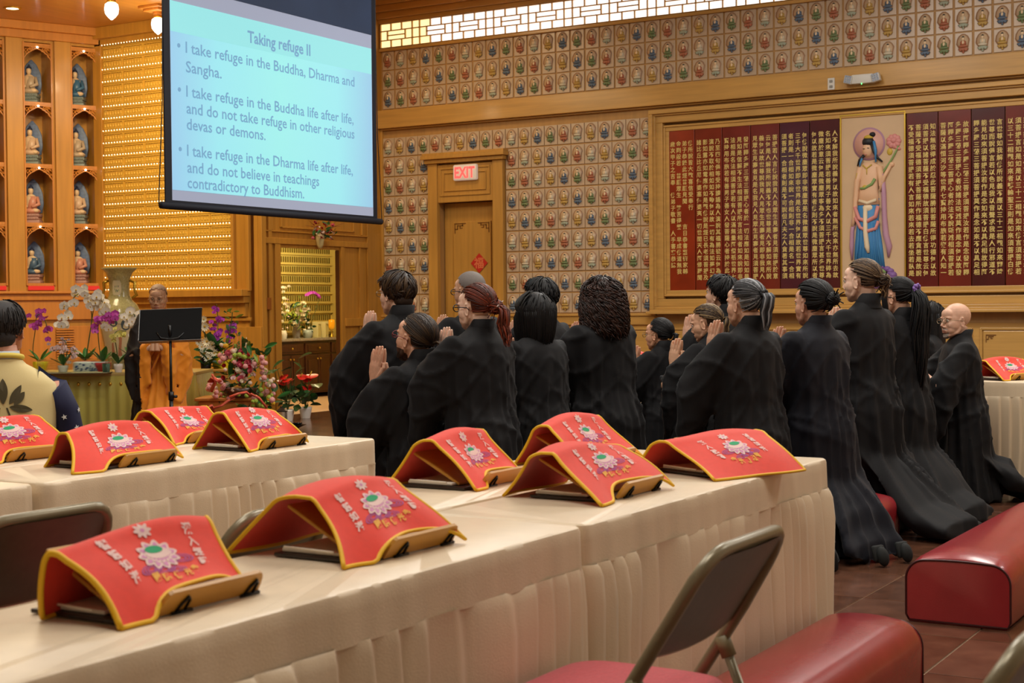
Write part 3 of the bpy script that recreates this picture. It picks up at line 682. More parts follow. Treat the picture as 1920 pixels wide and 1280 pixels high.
b = MB(); b.box(-.01, -.004, Y0-.07, Y1+.06, 2.10, 5.3); b.box(-.004, .002, Y0-.07, Y0, 2.1, 4.2); b.box(-.004, .002, Y1, Y1+.06, 2.1, 4.2); b.box(-.004, .002, Y0, Y1, 2.1, Z0); b.build('black_border', [SB], ps)
MB().box(-.003, .004, Y0, Y1, Z1, 5.3).build('black_drop', [mat('screen_drop_cloth', '2b3b58', .8, noise=(2, .15))], ps)
b = MB(); b.tube([(0, Y0-.12, 2.085), (0, Y1+.12, 2.085)], .028, 12); b.build('weight_bar', [SB], ps, smooth=True)
for y in (Y0-.075, Y1+.065):
    MB().tube([(0, y-(.07 if y < 9 else -.07), 2.09), (0, y-(.015 if y < 9 else -.015), 2.9), (0, y, 3.7), (0, y, 5.2)], .004, 6).build('tension_cord', [BLK], ps)
MB().bev(-.09, .09, Y0-.25, Y1+.25, 5.2, 5.36, .02).build('case', [PL], ps)
STX = mat('slide_text', '5f86a8', .9, emit=lin('6f98b8'), estr=.62)
def sline(s, y0, y1, z, size, bold=0):
    wid = lambda q: (lambda v: (min(p[0] for p in v), max(p[0] for p in v)))(text2d(q, size, 'LEFT', 2, bold)[0])
    x0, x1 = wid(s); k = (y1-y0)/(x1-x0); ln = tag(link('text_line', None, ps)); ln.empty_display_size = .1; pre = ''
    for w_ in s.split(' '):
        vs, fs = text2d(w_, size, 'LEFT', 2, bold); xe = wid(pre+w_)[1]; xw = max(v[0] for v in vs)
        MB().add([(.0032, y0+(v[0]-xw+xe-x0)*k, z+v[1]) for v in vs], fs).build('word', [STX], ln); pre += w_+' '
sline('Taking refuge II', 9.47, 10.29, 3.475, .135, .003)
for s_, y0, y1, z in (('I take refuge in the Buddha, Dharma and', 8.74, 10.92, 3.285), ('Sangha.', 8.74, 9.15, 3.135), ('I take refuge in the Buddha life after life,', 8.74, 10.90, 2.945), ('and do not take refuge in other religious', 8.74, 10.91, 2.815), ('devas or demons.', 8.74, 9.68, 2.69),
        ('I take refuge in the Dharma life after life,', 8.74, 10.88, 2.485), ('and do not believe in teachings', 8.74, 10.39, 2.355), ('contradictory to Buddhism.', 8.74, 10.18, 2.235)):
    sline(s_, y0, y1, z, .125, .0012)
for z in (3.33, 2.99, 2.53): MB().prism([(8.665+.017*math.cos(t), z+.017*math.sin(t)) for t in [2*PI*i/12 for i in range(12)]], .0015, .0032, put=lambda p, q, s: (s, p, q)).build('bullet', [STX], ps)
area('screen_glow', (-8.05, 9.9, 2.95), 2.5, 16, (.5, .9, 1), rot=(0, -PI/2, 0), sy=1.6) if False else None

# ---- skirted tables
CLT = mat('cream_satin', 'e4cfae', .36, grain=(2, 12, .07), noise=(3, .04), sheen=.2, bump=(240, .10)); 
def nse(x, s=0): return math.sin(x*1.0+s)+.6*math.sin(x*2.3+1.7*s+1)+.4*math.sin(x*4.7+s*2.1+2)
def skirted_table(x0, x1, y0, y1, lab, near=True, seed=0, floorz=.015, h=.75, dropx=.0):
    t = thing('skirted_table', lab, 'table', ((x0+x1)/2, (y0+y1)/2, 0), 0, None)
    W, D = (x1-x0)/2, (y1-y0)/2; r = .03
    # perimeter path with rounded corners, arc length
    P = []
    def corner(cx, cy, a0):
        for i in range(7):
            a = a0+PI/2*i/6; P.append((cx+r*math.cos(a), cy+r*math.sin(a), math.cos(a), math.sin(a)))
    def edge(xa, ya, xb, yb, nx, ny):
        n = int(math.hypot(xb-xa, yb-ya)/.0085)
        for i in range(1, n): P.append((xa+(xb-xa)*i/n, ya+(yb-ya)*i/n, nx, ny))
    corner(W-r, D-r, 0); edge(W-r, D, -W+r, D, 0, 1); corner(-W+r, D-r, PI/2); edge(-W, D-r, -W, -D+r, -1, 0)
    corner(-W+r, -D+r, PI); edge(-W+r, -D, W-r, -D, 0, -1); corner(W-r, -D+r, 3*PI/2); edge(W, -D+r, W, D-r, 1, 0)
    n = len(P); s = [0]
    for i in range(1, n): s.append(s[-1]+math.hypot(P[i][0]-P[i-1][0], P[i][1]-P[i-1][1]))
    b = MB(); zs = [h, h-.004, h-.012, h-.04, h-.075, h-.105]
    rings = []
    for k, z in enumerate(zs):
        off = [-.006, 0, .003, .004, .005, .006][k]
        rings.append([(p[0]+p[2]*(off+.0005*k*nse(q*13, seed)), p[1]+p[3]*(off+.0005*k*nse(q*13, seed)), z) for p, q in zip(P, s)])
    vs = [v for rg in rings for v in rg]; fs = []
    for k in range(len(zs)-1):
        for i in range(n): fs.append((k*n+i, (k+1)*n+i, (k+1)*n+(i+1) % n, k*n+(i+1) % n))
    fs.append(tuple(range(n))); b.add(vs, fs); b.build('table_top_cloth', [CLT], t, smooth=False, auto=True)
    b = MB(); zs = [h-.10, h-.108, h-.13, h-.2, h-.32, h-.45, h-.58, h-.68, floorz]; vs = []; fs = []
    for k, z in enumerate(zs):
        f = min(1, k/3); g = (h-z)
        for p, q in zip(P, s):
            # knife pleats of uneven width that open and swing lower down
            ph = q/.098+.75*math.sin(q*4.1+seed)+.35*math.sin(q*9.7+seed*2)+.10*f*math.sin(q*3+g*4+seed); fr = ph-math.floor(ph); kk = math.sin(math.floor(ph)*12.9898+seed)*.5+.5
            kn = fr/.82 if fr < .82 else (1-fr)/.18
            amp = (.007+.014*f)*(.45+.9*kk)
            o_ = .004+amp*kn+.014*f*nse(q*7+g*1.6, seed)*.5+.012*g*(1+math.sin(q*6+seed))*.5
            tg = -.006*f*math.sin(2*PI*fr)
            vs.append((p[0]+p[2]*o_-p[3]*tg, p[1]+p[3]*o_+p[2]*tg, z))
    for k in range(len(zs)-1):
        for i in range(n): fs.append((k*n+i, (k+1)*n+i, (k+1)*n+(i+1) % n, k*n+(i+1) % n))
    b.add(vs, fs); b.build('skirt', [CLT], t, smooth=True)
    for sx in (-1, 1):
        for sy in (-1, 1): MB().tube([(sx*(W-.06), sy*(D-.1), 0), (sx*(W-.06), sy*(D-.1), h-.03)], .014, 8).build('leg', [mat('table_leg_steel', '6a6a66', .4, .7)], t, smooth=True)
    return t
skirted_table(-2.15, -1.705, .75, 3.185, 'nearest long cream skirted table, along the bottom of the picture', seed=1)
skirted_table(-2.16, -1.705, 3.20, 4.98, 'cream skirted table right behind the nearest one, its far corner beside the robed people', seed=2.2)
skirted_table(-2.65, -2.195, 3.20, 4.98, 'cream skirted table left of the middle seam, behind the tented cloths', seed=3.1)
skirted_table(-4.07, -3.60, 3.22, 4.95, 'cream skirted table at centre left in front of the altar flowers', seed=4.7)
skirted_table(-4.56, -4.10, 3.22, 4.95, 'cream skirted table behind the centre left one, nearer the altar', seed=5.3)
skirted_table(-4.07, -3.62, 1.35, 3.19, 'cream skirted table at the left edge of the picture', seed=6.1)
skirted_table(-2.57, -1.7, 10.34, 12.1, 'cream skirted table at the right edge of the picture', seed=7.4)
skirted_table(-6.0, -5.4, 11.15, 12.4, 'small glimpse of a far skirted table behind the girl with glasses', seed=8.2)

# ---- draped red cloths on bamboo book rests
REDC = mat('red_felt_cloth', 'e4341a', .75, noise=(60, .05), sheen=.25, bump=(500, .15)); YB = mat('yellow_binding', 'e8b414', .6)
EMW = mat('embroidery_white', 'e6c4bc', .7); EMG = mat('embroidery_green', '149a62', .7); EMP = mat('embroidery_pink', 'd28ab4', .7); EMV = mat('embroidery_violet', 'a04a8e', .7); EMY = mat('embroidery_yellow', 'e8a83c', .7)
BAM = mat('bamboo', 'c08a34', .4, grain=(1, 40, .12)); BKM = mat('book_page', 'e6dcc8', .7); BKD = mat('dark_book_cover', '2a1c14', .35, spec=.6); CLIP = mat('page_clip', '1c1a18', .3, .6)
def embroidery():
    b = MB(); z = 0
    def put(vs, fs, m): b.add([(v[0], v[1], 0) for v in vs], fs, m)
    def poly(pts, m, lay): b.add([(x, y, lay) for x, y in pts], [tuple(range(len(pts)))], m)
    def petal(cx, cy, a, l, w_, m, lay):
        pts = []
        for t in [2*PI*i/10 for i in range(10)]:
            u = l*math.cos(t); v = w_*math.sin(t)*(1-.35*math.cos(t)); pts.append((cx+(u)*math.cos(a)-v*math.sin(a), cy+u*math.sin(a)+v*math.cos(a)))
        poly(pts, m, lay)
    # clouds
    for (cx, cy, w_, h_) in ((.050, -.018, .030, .014), (-.042, -.036, .030, .013), (-.01, -.046, .03, .010), (.02, -.052, .026, .010)):
        for k in range(3):
            n = 12; ro = 1-.28*k; ri = ro-.13
            vs = [(cx+w_*ro*math.cos(t), cy+h_*ro*math.sin(t), .0006) for t in [2*PI*i/n for i in range(n)]]+[(cx+w_*ri*math.cos(t), cy+h_*ri*math.sin(t), .0006) for t in [2*PI*i/n for i in range(n)]]
            b.add(vs, [(i, (i+1) % n, n+(i+1) % n, n+i) for i in range(n)], 3)
    # lotus: outer, middle and inner petals, seed pod
    for i in range(11):
        a = 2*PI*i/11+.2; petal(.034*math.cos(a), .028*math.sin(a)-.002, a, .017, .0115, 0, .0008)
        petal(.034*math.cos(a), .028*math.sin(a)-.002, a, .010, .006, 2, .0012)
    for i in range(9):
        a = PI+PI*i/8; petal(.022*math.cos(a), .017*math.sin(a)+.003, a, .014, .0085, 0, .0014); petal(.024*math.cos(a), .020*math.sin(a)+.003, a, .005, .004, 2, .0016)
    poly([(.030*math.cos(t), .018*math.sin(t)+.004) for t in [2*PI*i/16 for i in range(16)]], 0, .0018)
    poly([(.022*math.cos(t)-.004, .011*math.sin(t)+.014) for t in [2*PI*i/16 for i in range(16)]], 1, .0021)
    # flower wheel by the ridge
    for i in range(8):
        a = 2*PI*i/8; petal(.012*math.cos(a), .066+.010*math.sin(a), a, .008, .0045, 0, .0008)
    poly([(.005*math.cos(t), .066+.004*math.sin(t)) for t in [2*PI*i/8 for i in range(8)]], 2, .001)
    # characters
    for x0, s in ((.098, '深入經藏'), (-.092, '智慧如海')):
        for i, ch in enumerate(s):
            vs, fs = text2d(ch, .026, 'CENTER', 1, .0009); b.add([(x0+v[0]*.85, .048-i*.030+v[1], .001) for v in vs], fs, 0)
    for i, ch in enumerate('國際佛光會'):
        a = -.95+1.9*i/4; vs, fs = text2d(ch, .026, 'CENTER', 1, .0009); cx = .066*math.sin(a)+.01; cy = -.042-.052*math.cos(a)*.62
        b.add([(cx+v[0]*.8, cy+v[1]-.008, .001) for v in vs], fs, 4)
    return b
EMB = embroidery()
def cloth(x, y, lab, short, rz=0, W=.43, F=.17, Bk=.17, Hh=.135, kind=0, seed=0, z=.7515, lip=True, lipoff=.05, corner=0.0):
    """local: +y along the ridge, +x towards the reader (front slope), z up."""
    rr = random.Random(seed); ph = [rr.uniform(0, 6) for _ in range(8)]
    t = thing('draped_red_cloth', lab, 'cloth', (x, y, z), rz, 'red cloths over book rests')
    L1 = math.hypot(F, Hh); 
    def surf(u, v, lift=0):
        # u 0..1 along ridge (near..far), v: arc from front edge (0) over ridge (1) to back edge (2)
        yy = (u-.5)*W; e = abs(2*u-1)
        fl = .012*math.sin(5*u+ph[0])+.008*math.sin(11*u+ph[1])
        rz_ = Hh*(1-.10*e**2)+.006*math.sin(4*u+ph[2])
        if v <= 1:
            q = v; px = F*(1-q)+fl*(1-q)*.9; 
            zz = rz_*(1-(1-q)**1.0*(1-.10*math.sin(PI*q)) if q < .86 else 1-.5*((1-q)/.14)**1.6*.14*.98-.5*(1-q)*.9)*.98+.002; zz = min(zz, rz_*.985)
            zz += .010*math.sin(PI*q)*math.sin(3.2*u+ph[3])
            edge = (1-q)
            # the middle of the front edge rides on the rest's lip, ends droop
            on = max(0, 1-((u-.62)/.40)**4) if lip else 0
            zz += edge**3*.040*on
            px += edge**2*.012*math.sin(9*u+ph[4])-(.03*edge*on if lip else 0)
            yy += -corner*edge**2*(1-u)
        else:
            q = v-1; px = -Bk*(q**.55 if q < .25 else .4665+(q-.25)*.711)+.012*math.sin(6*u+ph[5])*q
            zz = rz_*((1-1.6*q*q) if q < .25 else .9-(q-.25)*1.2)*.985+.002
            zz = max(zz, .003)+.012*math.sin(PI*q)*math.sin(5*u+ph[6])
            yy *= (1+.05*q)
        yy += (2*u-1)*.02*math.sin(2.2*v+ph[7])
        return Vector((px, yy, max(zz, .0025)))
    nu, nv = 30, 36
    def sn(u, v):
        e = .01; a = surf(min(u+e, 1), v)-surf(max(u-e, 0), v); c_ = surf(u, min(v+e, 2))-surf(u, max(v-e, 0)); n_ = a.cross(c_); n_ = n_.normalized() if n_.length > 1e-9 else Vector((0, 0, 1))
        return n_ if n_.z > 0 or abs(n_.z) < .02 else -n_
    b = MB(); th = .0025
    top = [surf(i/nu, 2*j/nv) for j in range(nv+1) for i in range(nu+1)]
    nrm = [sn(i/nu, 2*j/nv) for j in range(nv+1) for i in range(nu+1)]
    n1 = nu+1; K = len(top)
    vs = [p+n_*th for p, n_ in zip(top, nrm)]+top
    fs = [(j*n1+i, j*n1+i+1, (j+1)*n1+i+1, (j+1)*n1+i) for j in range(nv) for i in range(nu)]
    fs += [(K+j*n1+i, K+(j+1)*n1+i, K+(j+1)*n1+i+1, K+j*n1+i+1) for j in range(nv) for i in range(nu)]
    b.add(vs, fs); b.build('cloth_panel', [REDC], t, smooth=True)
    b = MB(); per = [(i/nu, 0) for i in range(nu+1)]+[(1, 2*j/nv) for j in range(1, nv+1)]+[(i/nu, 2) for i in range(nu-1, -1, -1)]+[(0, 2*j/nv) for j in range(nv-1, -1, -1)]
    b.tube([surf(u, v)+sn(u, v)*.001 for u, v in per], .0058, 7, flat=.75); b.build('yellow_binding', [YB], t, smooth=True)
    # embroidery wrapped on the front slope
    b = MB(); flipk = (kind == 2)
    vs = []
    for (a, c_, lay) in EMB.v:
        if flipk: a, c_ = -a, c_
        u = .51+a/W*1.08; v = .56+c_/L1*1.08
        u = min(max(u, .01), .99); n_ = sn(u, v); p = surf(u, v)+n_*(th+.0008+lay*1.4); vs.append(p)
    b.add(vs, EMB.f); b.m = list(EMB.m)
    b.build('embroidery', [EMW, EMG, EMP, EMV, EMY], t)
    # book rest with lip, clips and an open book
    r = thing('book_rest', 'bamboo book rest under the '+short, 'book rest', (x, y, z), rz, 'bamboo book rests')
    sl_ = MB(); sl_.M = Matrix.Translation((F*.55, .02, .003)) @ Matrix.Rotation(math.radians(28), 4, 'Y')
    sl_.bev(-.20, 0, -.15, .16, .006, .014, .003); sl_.build('board', [BAM], r)
    lp_ = MB(); lp_.M = Matrix.Translation((F*.55+lipoff, .05, .004)) @ Matrix.Rotation(math.radians(32), 4, 'Y')
    n = 10; poly = [(-.14, 0), (.125, 0)]+[(.125-.02*(1-math.cos(PI/2*i/4)), .048*math.sin(PI/2*i/4)) for i in range(1, 5)]+[(-.14+.02*(1-math.cos(PI/2*i/4)), .048*math.sin(PI/2*i/4)) for i in range(4, 0, -1)]
    if lip:
        lp_.prism(poly, -.004, .004, put=lambda a, b_, c_: (c_, a, b_)); l_ = lp_.build('lip', [BAM], r)
        for yy in (-.085, .095):
            cl = MB(); cl.M = lp_.M
            cl.tube([(.006, yy-.012, 0), (.007, yy-.004, .022), (.007, yy+.006, .034), (.006, yy+.014, .026), (.006, yy+.012, .002)], .003, 6); cl.tube([(.007, yy-.02, .001), (.007, yy+.03, .001)], .004, 6); cl.build('page_clip', [CLIP], l_, smooth=True)
    bs_ = MB(); bs_.bev(-.09, F*.55+lipoff-.005, -.165, .15, .001, .009, .002); bs_.build('base_board', [BKD], r)
    pg = MB(); pg.bev(-.08, F*.5, -.15, .13, .010, .018, .002); pg.tube([(-.07, -.155, .021), (F*.45, -.168, .021)], .0025, 6); pg.build('pages', [BKM], r)
    return t
cloth(-1.975, 1.97, 'nearest red cloth at the bottom left, its dark book showing below', 'nearest red cloth at bottom left', .0, .36, .150, .03, .137, seed=1, corner=.03)
cloth(-1.985, 2.64, 'second nearest red cloth, centre of the near table with a wide back flap', 'second nearest red cloth with the back flap', .0, .335, .165, .19, .15, seed=5, corner=.05)
cloth(-1.99, 3.74, 'red cloth spread widest on the table behind, right of the seam', 'widest spread red cloth right of the seam', .0, .37, .165, .17, .14, seed=9, corner=.05)
cloth(-1.90, 4.45, 'red cloth turned askew at the far right end of the long table', 'askew red cloth at the far table end', -.42, .42, .22, .13, .12, kind=2, seed=14, lip=False, corner=.02)
cloth(-2.455, 3.79, 'red cloth left of the seam in front of the black robed woman with red hair', 'red cloth left of the seam, before the auburn haired person', .0, .32, .150, .12, .16, seed=21)
cloth(-2.42, 4.46, 'red cloth partly hidden behind the widest spread one', 'red cloth half hidden behind the widest spread one', .0, .37, .145, .12, .16, seed=33)
cloth(-3.83, 4.43, 'red cloth with a folded corner at the right end of the left table', 'folded corner red cloth on the left table', .0, .33, .145, .11, .15, seed=41)
cloth(-4.28, 4.52, 'red cloth at the back of the left table below the music stand', 'red cloth below the music stand', .0, .37, .15, .12, .14, seed=47)
cloth(-3.85, 3.72, 'red cloth with a long pointed flap on the left table', 'red cloth with the pointed flap', .0, .38, .16, .12, .14, seed=52, corner=.10)
cloth(-4.35, 3.68, 'red cloth at the left edge in front of the seated man', 'red cloth at the left edge', .0, .38, .15, .12, .15, seed=58)
cloth(-2.37, 10.62, 'red cloth on the right edge table', "right edge table's first red cloth", -.5, .38, .16, .13, .15, seed=63)
cloth(-2.06, 10.98, 'second red cloth on the right edge table, cut by the frame', 'red cloth cut by the right frame edge', -.5, .38, .16, .13, .17, seed=67)
cloth(-5.62, 11.45, 'far red cloth seen beside the girl with glasses', 'far red cloth beside the child with glasses', 0, .40, .16, .13, .15, seed=71)

# ---- folding chairs
CM = mat('chair_olive_metal', '857b60', .32, .25, spec=.6, noise=(60, .06)); CP = mat('chair_back_panel', '5e5646', .4, .2, noise=(40, .08))
SEAT = mat('red_fabric_seat', 'b4303a', .85, noise=(150, .18), sheen=.3, bump=(300, .3, (1, .12, 1)))
def folding_chair(x, y, rz, lab):
    """local: sitter faces -x"""
    t = thing('folding_chair', lab, 'chair', (x, y, 0), rz)
    w_ = .225; b = MB(); pts = []
    def side(s_): return [(-.20, s_*(w_-.0), .0), (.00, s_*w_, .40), (.14, s_*w_, .62), (.20, s_*(w_-.01), .72)]
    arc = [(.20+.045*math.sin(PI/2*i/5), -(w_-.01)+.08*(1-math.cos(PI/2*i/5)), .72+.08*math.sin(PI/2*i/5)) for i in range(1, 6)]
    arc2 = [(p[0], -p[1], p[2]) for p in reversed(arc)]
    b.tube(side(-1)+arc+arc2+list(reversed(side(1))), .0145, 10); b.build('main_frame', [CM], t, smooth=True)
    b = MB(); b.tube([(.30, -w_, .01), (.092, -w_+.004, .535)], .0115, 8); b.build('rear_leg', [CM], t, smooth=True)
    b = MB(); b.tube([(.30, w_, .01), (.092, w_-.004, .535)], .0115, 8); b.build('rear_leg', [CM], t, smooth=True)
    for s_ in (-1, 1):
        MB().tube([(.105, s_*w_, .50), (.088, s_*(w_-.002), .545)], .018, 8).build('hinge', [mat('chair_hinge', '847858', .5)], t, smooth=True)
        MB().tube([(.298, s_*w_, .0), (.290, s_*w_, .035)], .015, 8).build('foot_cap', [MATS['chair_hinge']], t, smooth=True)
    b = MB(); b.tube([(.2, -w_, .1), (.2, w_, .1)], .008, 8); b.tube([(-.14, -w_, .14), (-.14, w_, .14)], .008, 8); b.build('cross_bar', [CM], t, smooth=True)
    # back panel
    def bp(u, v):
        yy = (u-.5)*2*(w_-.012); zz = .59+.20*v; q = abs(2*u-1)
        zz -= .035*max(0, q-.55)**2*5*v; zz += .012*(1-v)*(-(1-q**2))+.0
        xx = .095+.145*((zz-.565)/.225) + .018*(1-q*q)*1.0
        return (xx, yy, zz)
    b = MB(); b.grid(bp, 16, 10); b.grid(lambda u, v: tuple(a+c_ for a, c_ in zip(bp(1-u, v), (.006, 0, 0))), 16, 10); b.build('back_panel', [CP], t, smooth=True)
    b = MB(); b.tube([bp(i/16, 0) for i in range(17)], .006, 6); b.build('panel_rim', [CM], t, smooth=True)
    b = MB()
    def st(u, v, top):
        a = 2*PI*u; q = v; ca, sa = math.cos(a), math.sin(a); p_ = .38
        sx = abs(ca)**p_*(1 if ca > 0 else -1)*.205*q; sy = abs(sa)**p_*(1 if sa > 0 else -1)*.205*q
        return (-.06+sx, sy, .445+.035*math.sqrt(max(0, 1-q**4)) if top else .445)
    b.grid(lambda u, v: st(u, 1-v, True), 40, 10); b.grid(lambda u, v: st(1-u, 1-v, False), 40, 2); b.build('seat', [SEAT], t, smooth=True)
    b = MB(); b.bev(-.26, .14, -.2, .2, .425, .445, .01); b.build('seat_pan', [CM], t)
    return t
folding_chair(-1.39, 2.86, 0, 'olive metal folding chair with red padded seat at the bottom right')
folding_chair(-3.0, 2.47, 0, 'dark olive folding chair back behind the nearest red cloth')
folding_chair(-.70, 2.30, 0, 'olive folding chair whose back just shows at the bottom right corner')
folding_chair(-2.55, 2.78, .1, 'olive folding chair mostly hidden between the two nearest red cloths')

# ---- kneeling benches
LEA = mat('burgundy_vinyl', '96262c', .25, noise=(9, .1), bump=(140, .05), spec=.6, coat=.15); PIPE = mat('dark_piping', '3c0a0e', .4)
def bench(x0, x1, y0, y1, h, lab, r=.07):
    t = thing('kneeling_bench', lab, 'bench', ((x0+x1)/2, (y0+y1)/2, 0), 0, 'red kneeling benches')
    W, D = (x1-x0)/2, (y1-y0)/2; prof = []
    for i in range(9): a = PI/2*i/8; prof.append((W-r+r*math.cos(a), h-r+r*math.sin(a)+.0))
    def crown(x): return .038*(1-(x/W)**2)
    sec = [(-W+.012, .012), (W-.012, .012)]+[(W, .03)]+prof+[(W*(.6-.2*k), None) for k in range(0)]
    top = [(W-r-(2*(W-r))*k/10, h) for k in range(1, 10)]
    left = [(-a, z) for a, z in reversed(prof)]+[(-W, .03)]
    sec = [(-W+.012, .008), (W-.012, .008), (W, .03)]+prof+top+left
    b = MB(); n = len(sec); ys = [-D, -D+.008, -D+.03, -D+.08]+[-D+.08+(2*D-.16)*k/10 for k in range(1, 10)]+[D-.08, D-.03, D-.008, D]
    vs = []; 
    for y in ys:
        e = min(1, (D-abs(y))/.08); bul = .006*math.sqrt(max(0, e))
        for (a, z) in sec:
            vs.append((a+(bul if a > 0 else -bul)*(1 if z > .03 else 0), y, z+(crown(a)*(.30+.70*min(1, e)**.5) if z > h*.7 else 0)+(-.006 if e == 0 else 0)))
    fs = [(j*n+i, j*n+(i+1) % n, (j+1)*n+(i+1) % n, (j+1)*n+i) for j in range(len(ys)-1) for i in range(n)]
    fs += [tuple(range(n-1, -1, -1)), tuple((len(ys)-1)*n+i for i in range(n))]
    b.add(vs, fs); b.build('cushion_body', [LEA], t, auto=True)
    for y in (-D, D):
        b = MB(); b.tube([(a, y, z+(crown(a)*.30 if z > h*.7 else 0)) for a, z in sec+[sec[0]]], .0045, 6); b.build('piping', [PIPE], t, smooth=True)
    return t
bench(-1.72, -1.31, 5.97, 7.9, .245, 'red vinyl kneeling bench at the right edge, on open floor')
bench(-1.66, -1.325, 3.34, 4.78, .245, 'red vinyl kneeling bench behind the folding chair, nearest the camera')
bench(-2.72, -2.36, 7.72, 8.06, .22, 'small red kneeling cushion glimpsed between two black robes', .05)
# ================================================================ PEOPLE
def skin(name, c, stub=False):
    return mat(name, c, .52, noise=(60, .07), sss=.08)
EYEW = mat('eye_white', 'd8d0c8', .3); EYED = mat('eye_dark', '1a120e', .2); LIP = mat('lips', 'b07864', .5)
ROBE = mat('black_robe_cloth', '0b0b0e', .7, spec=.3, noise=(4, .25), sheen=.04, bump=(420, .15)); ROBEN = mat('navy_black_robe_cloth', '10121c', .7, spec=.3, noise=(4, .2), sheen=.06, bump=(420, .15))
def head_sculpt(male):
    b = MB(); k = 1.06 if male else 1.0
    b.ell((0, -.014, .042), (.074, .094, .082), 24); b.ell((0, .02, .015), (.068, .070, .075), 20)
    b.ell((0, .032, -.035), (.057*k, .056, .070), 20); b.ell((.030, .040, -.050), (.030, .040, .040), 14); b.ell((-.030, .040, -.050), (.030, .040, .040), 14); b.ell((0, .062, -.088*k), (.026*k, .024, .020), 14)
    for s in (-1, 1):
        b.tube([(s*.056*k, .0, -.035), (s*.052*k, .02, -.066*k), (s*.022*k, .066, -.088*k)], [.014, .013, .012], 10)
        b.ell((s*.034, .058, -.022), (.026, .026, .028), 12); b.ell((s*.030, .072, .026), (.026, .018, .010 if not male else .012), 12)
        # ear: shell with rim
        R = Matrix.Rotation(s*.35, 3, 'Z') @ Matrix.Rotation(-.2, 3, 'X')
        c = Vector((s*.074, -.008, -.006)); b.ell(c, (.0055, .015, .027), 10, 0, R)
        b.tube([c+R @ Vector((s*.005, .017*math.cos(t), .030*math.sin(t)+.002)) for t in [(-.55+1.45*i/12)*PI*.9-.3 for i in range(13)]], .0045, 6)
        b.ell((s*.013, .092, -.034), (.009, .010, .008), 8)
        b.ell((s*.031, .071, .008), (.0145, .0135, .0115), 10)
    b.tube([(0, .080, .022), (0, .092, .0), (0, .104, -.022), (0, .107, -.030)], [.009, .0085, .0095, .0098], 10)
    b.ell((0, .088, -.055), (.022, .011, .0065), 12); b.ell((0, .085, -.069), (.018, .011, .0065), 12); b.ell((0, .075, -.060), (.030, .020, .020), 12)
    b.ell((0, .062, .05), (.054, .030, .038), 14); b.ell((.040, .030, -.020), (.032, .045, .045), 14); b.ell((-.040, .030, -.020), (.032, .045, .045), 14)
    b.loft([((0, -.030, -.03), (.05*k, 0, 0), (0, .052, 0)), ((0, -.032, -.09), (.05*k, 0, 0), (0, .050, 0)), ((0, -.040, -.15), (.046*k, 0, 0), (0, .044, 0)), ((0, -.042, -.18), (.03*k, 0, 0), (0, .03, 0))], 18)
    V, N, F = remesh(b, .0042, 6, .5)
    for s in (-1, 1):                      # eye sockets and the line of the mouth
        d = (V-np.array([s*.031, .088, .010]))/np.array([.017, .03, .009]); g = np.exp(-(d**2).sum(1)); V[:, 1] -= g*.004
    d = (V-np.array([0, .094, -.0625]))/np.array([.022, .03, .0022]); V[:, 1] -= np.exp(-(d**2).sum(1))*.004
    fc = np.array([V[list(f)].mean(0) for f in F])
    lips = (np.abs(fc[:, 0]) < .021) & (fc[:, 1] > .078) & (fc[:, 2] < -.050) & (fc[:, 2] > -.0745) & (np.abs(fc[:, 0]) < .021-(np.abs(fc[:, 2]+.0625)*.6))
    return V, F, lips.astype(int)
HEADS = {m_: head_sculpt(m_) for m_ in (False, True)}
def hands_sculpt():
    """pair of palms pressed together; wrist at the origin, fingers up +z, thumbs towards -y"""
    out = []
    for s in (-1, 1):
        b = MB(); x = s*.0135
        b.loft([((x*1.5, -.002, -.10), (.026, 0, 0), (0, .031, 0)), ((x*1.3, 0, -.03), (.020, 0, 0), (0, .026, 0)), ((x, 0, 0), (.016, 0, 0), (0, .029, 0)), ((x, .002, .035), (.0145, 0, 0), (0, .039, 0)), ((x, .003, .075), (.012, 0, 0), (0, .041, 0)), ((x*.9, .003, .095), (.009, 0, 0), (0, .037, 0))], 16)
        for i, (y, l) in enumerate(((-.031, .070), (-.0105, .080), (.010, .075), (.0305, .058))):
            b.tube([(x*.9, y*.92, .080), (x*.95, y, .092+l*.35), (x*.85, y*1.02, .092+l*.7), (x*.62, y*1.0, .092+l)], [.0098, .0090, .0082, .0062], 8)
            b.ell((x*.60, y, .092+l), (.0065, .0065, .0065), 8)
        b.tube([(x, -.022, .02), (x*1.1, -.045, .048), (x*.9, -.054, .075), (x*.6, -.050, .100)], [.014, .0115, .0098, .007], 8)
        V, N, F = remesh(b, .0031, 2, .4); out.append((V, F))
    V = np.vstack([out[0][0], out[1][0]]); n = len(out[0][0]); return V, out[0][1]+[tuple(i+n for i in f) for f in out[1][1]]
HANDS = hands_sculpt()
def rotm(yaw=0, pitch=0, roll=0):
    return np.array(Matrix.Rotation(yaw, 3, 'Z') @ Matrix.Rotation(pitch, 3, 'X') @ Matrix.Rotation(roll, 3, 'Y'))
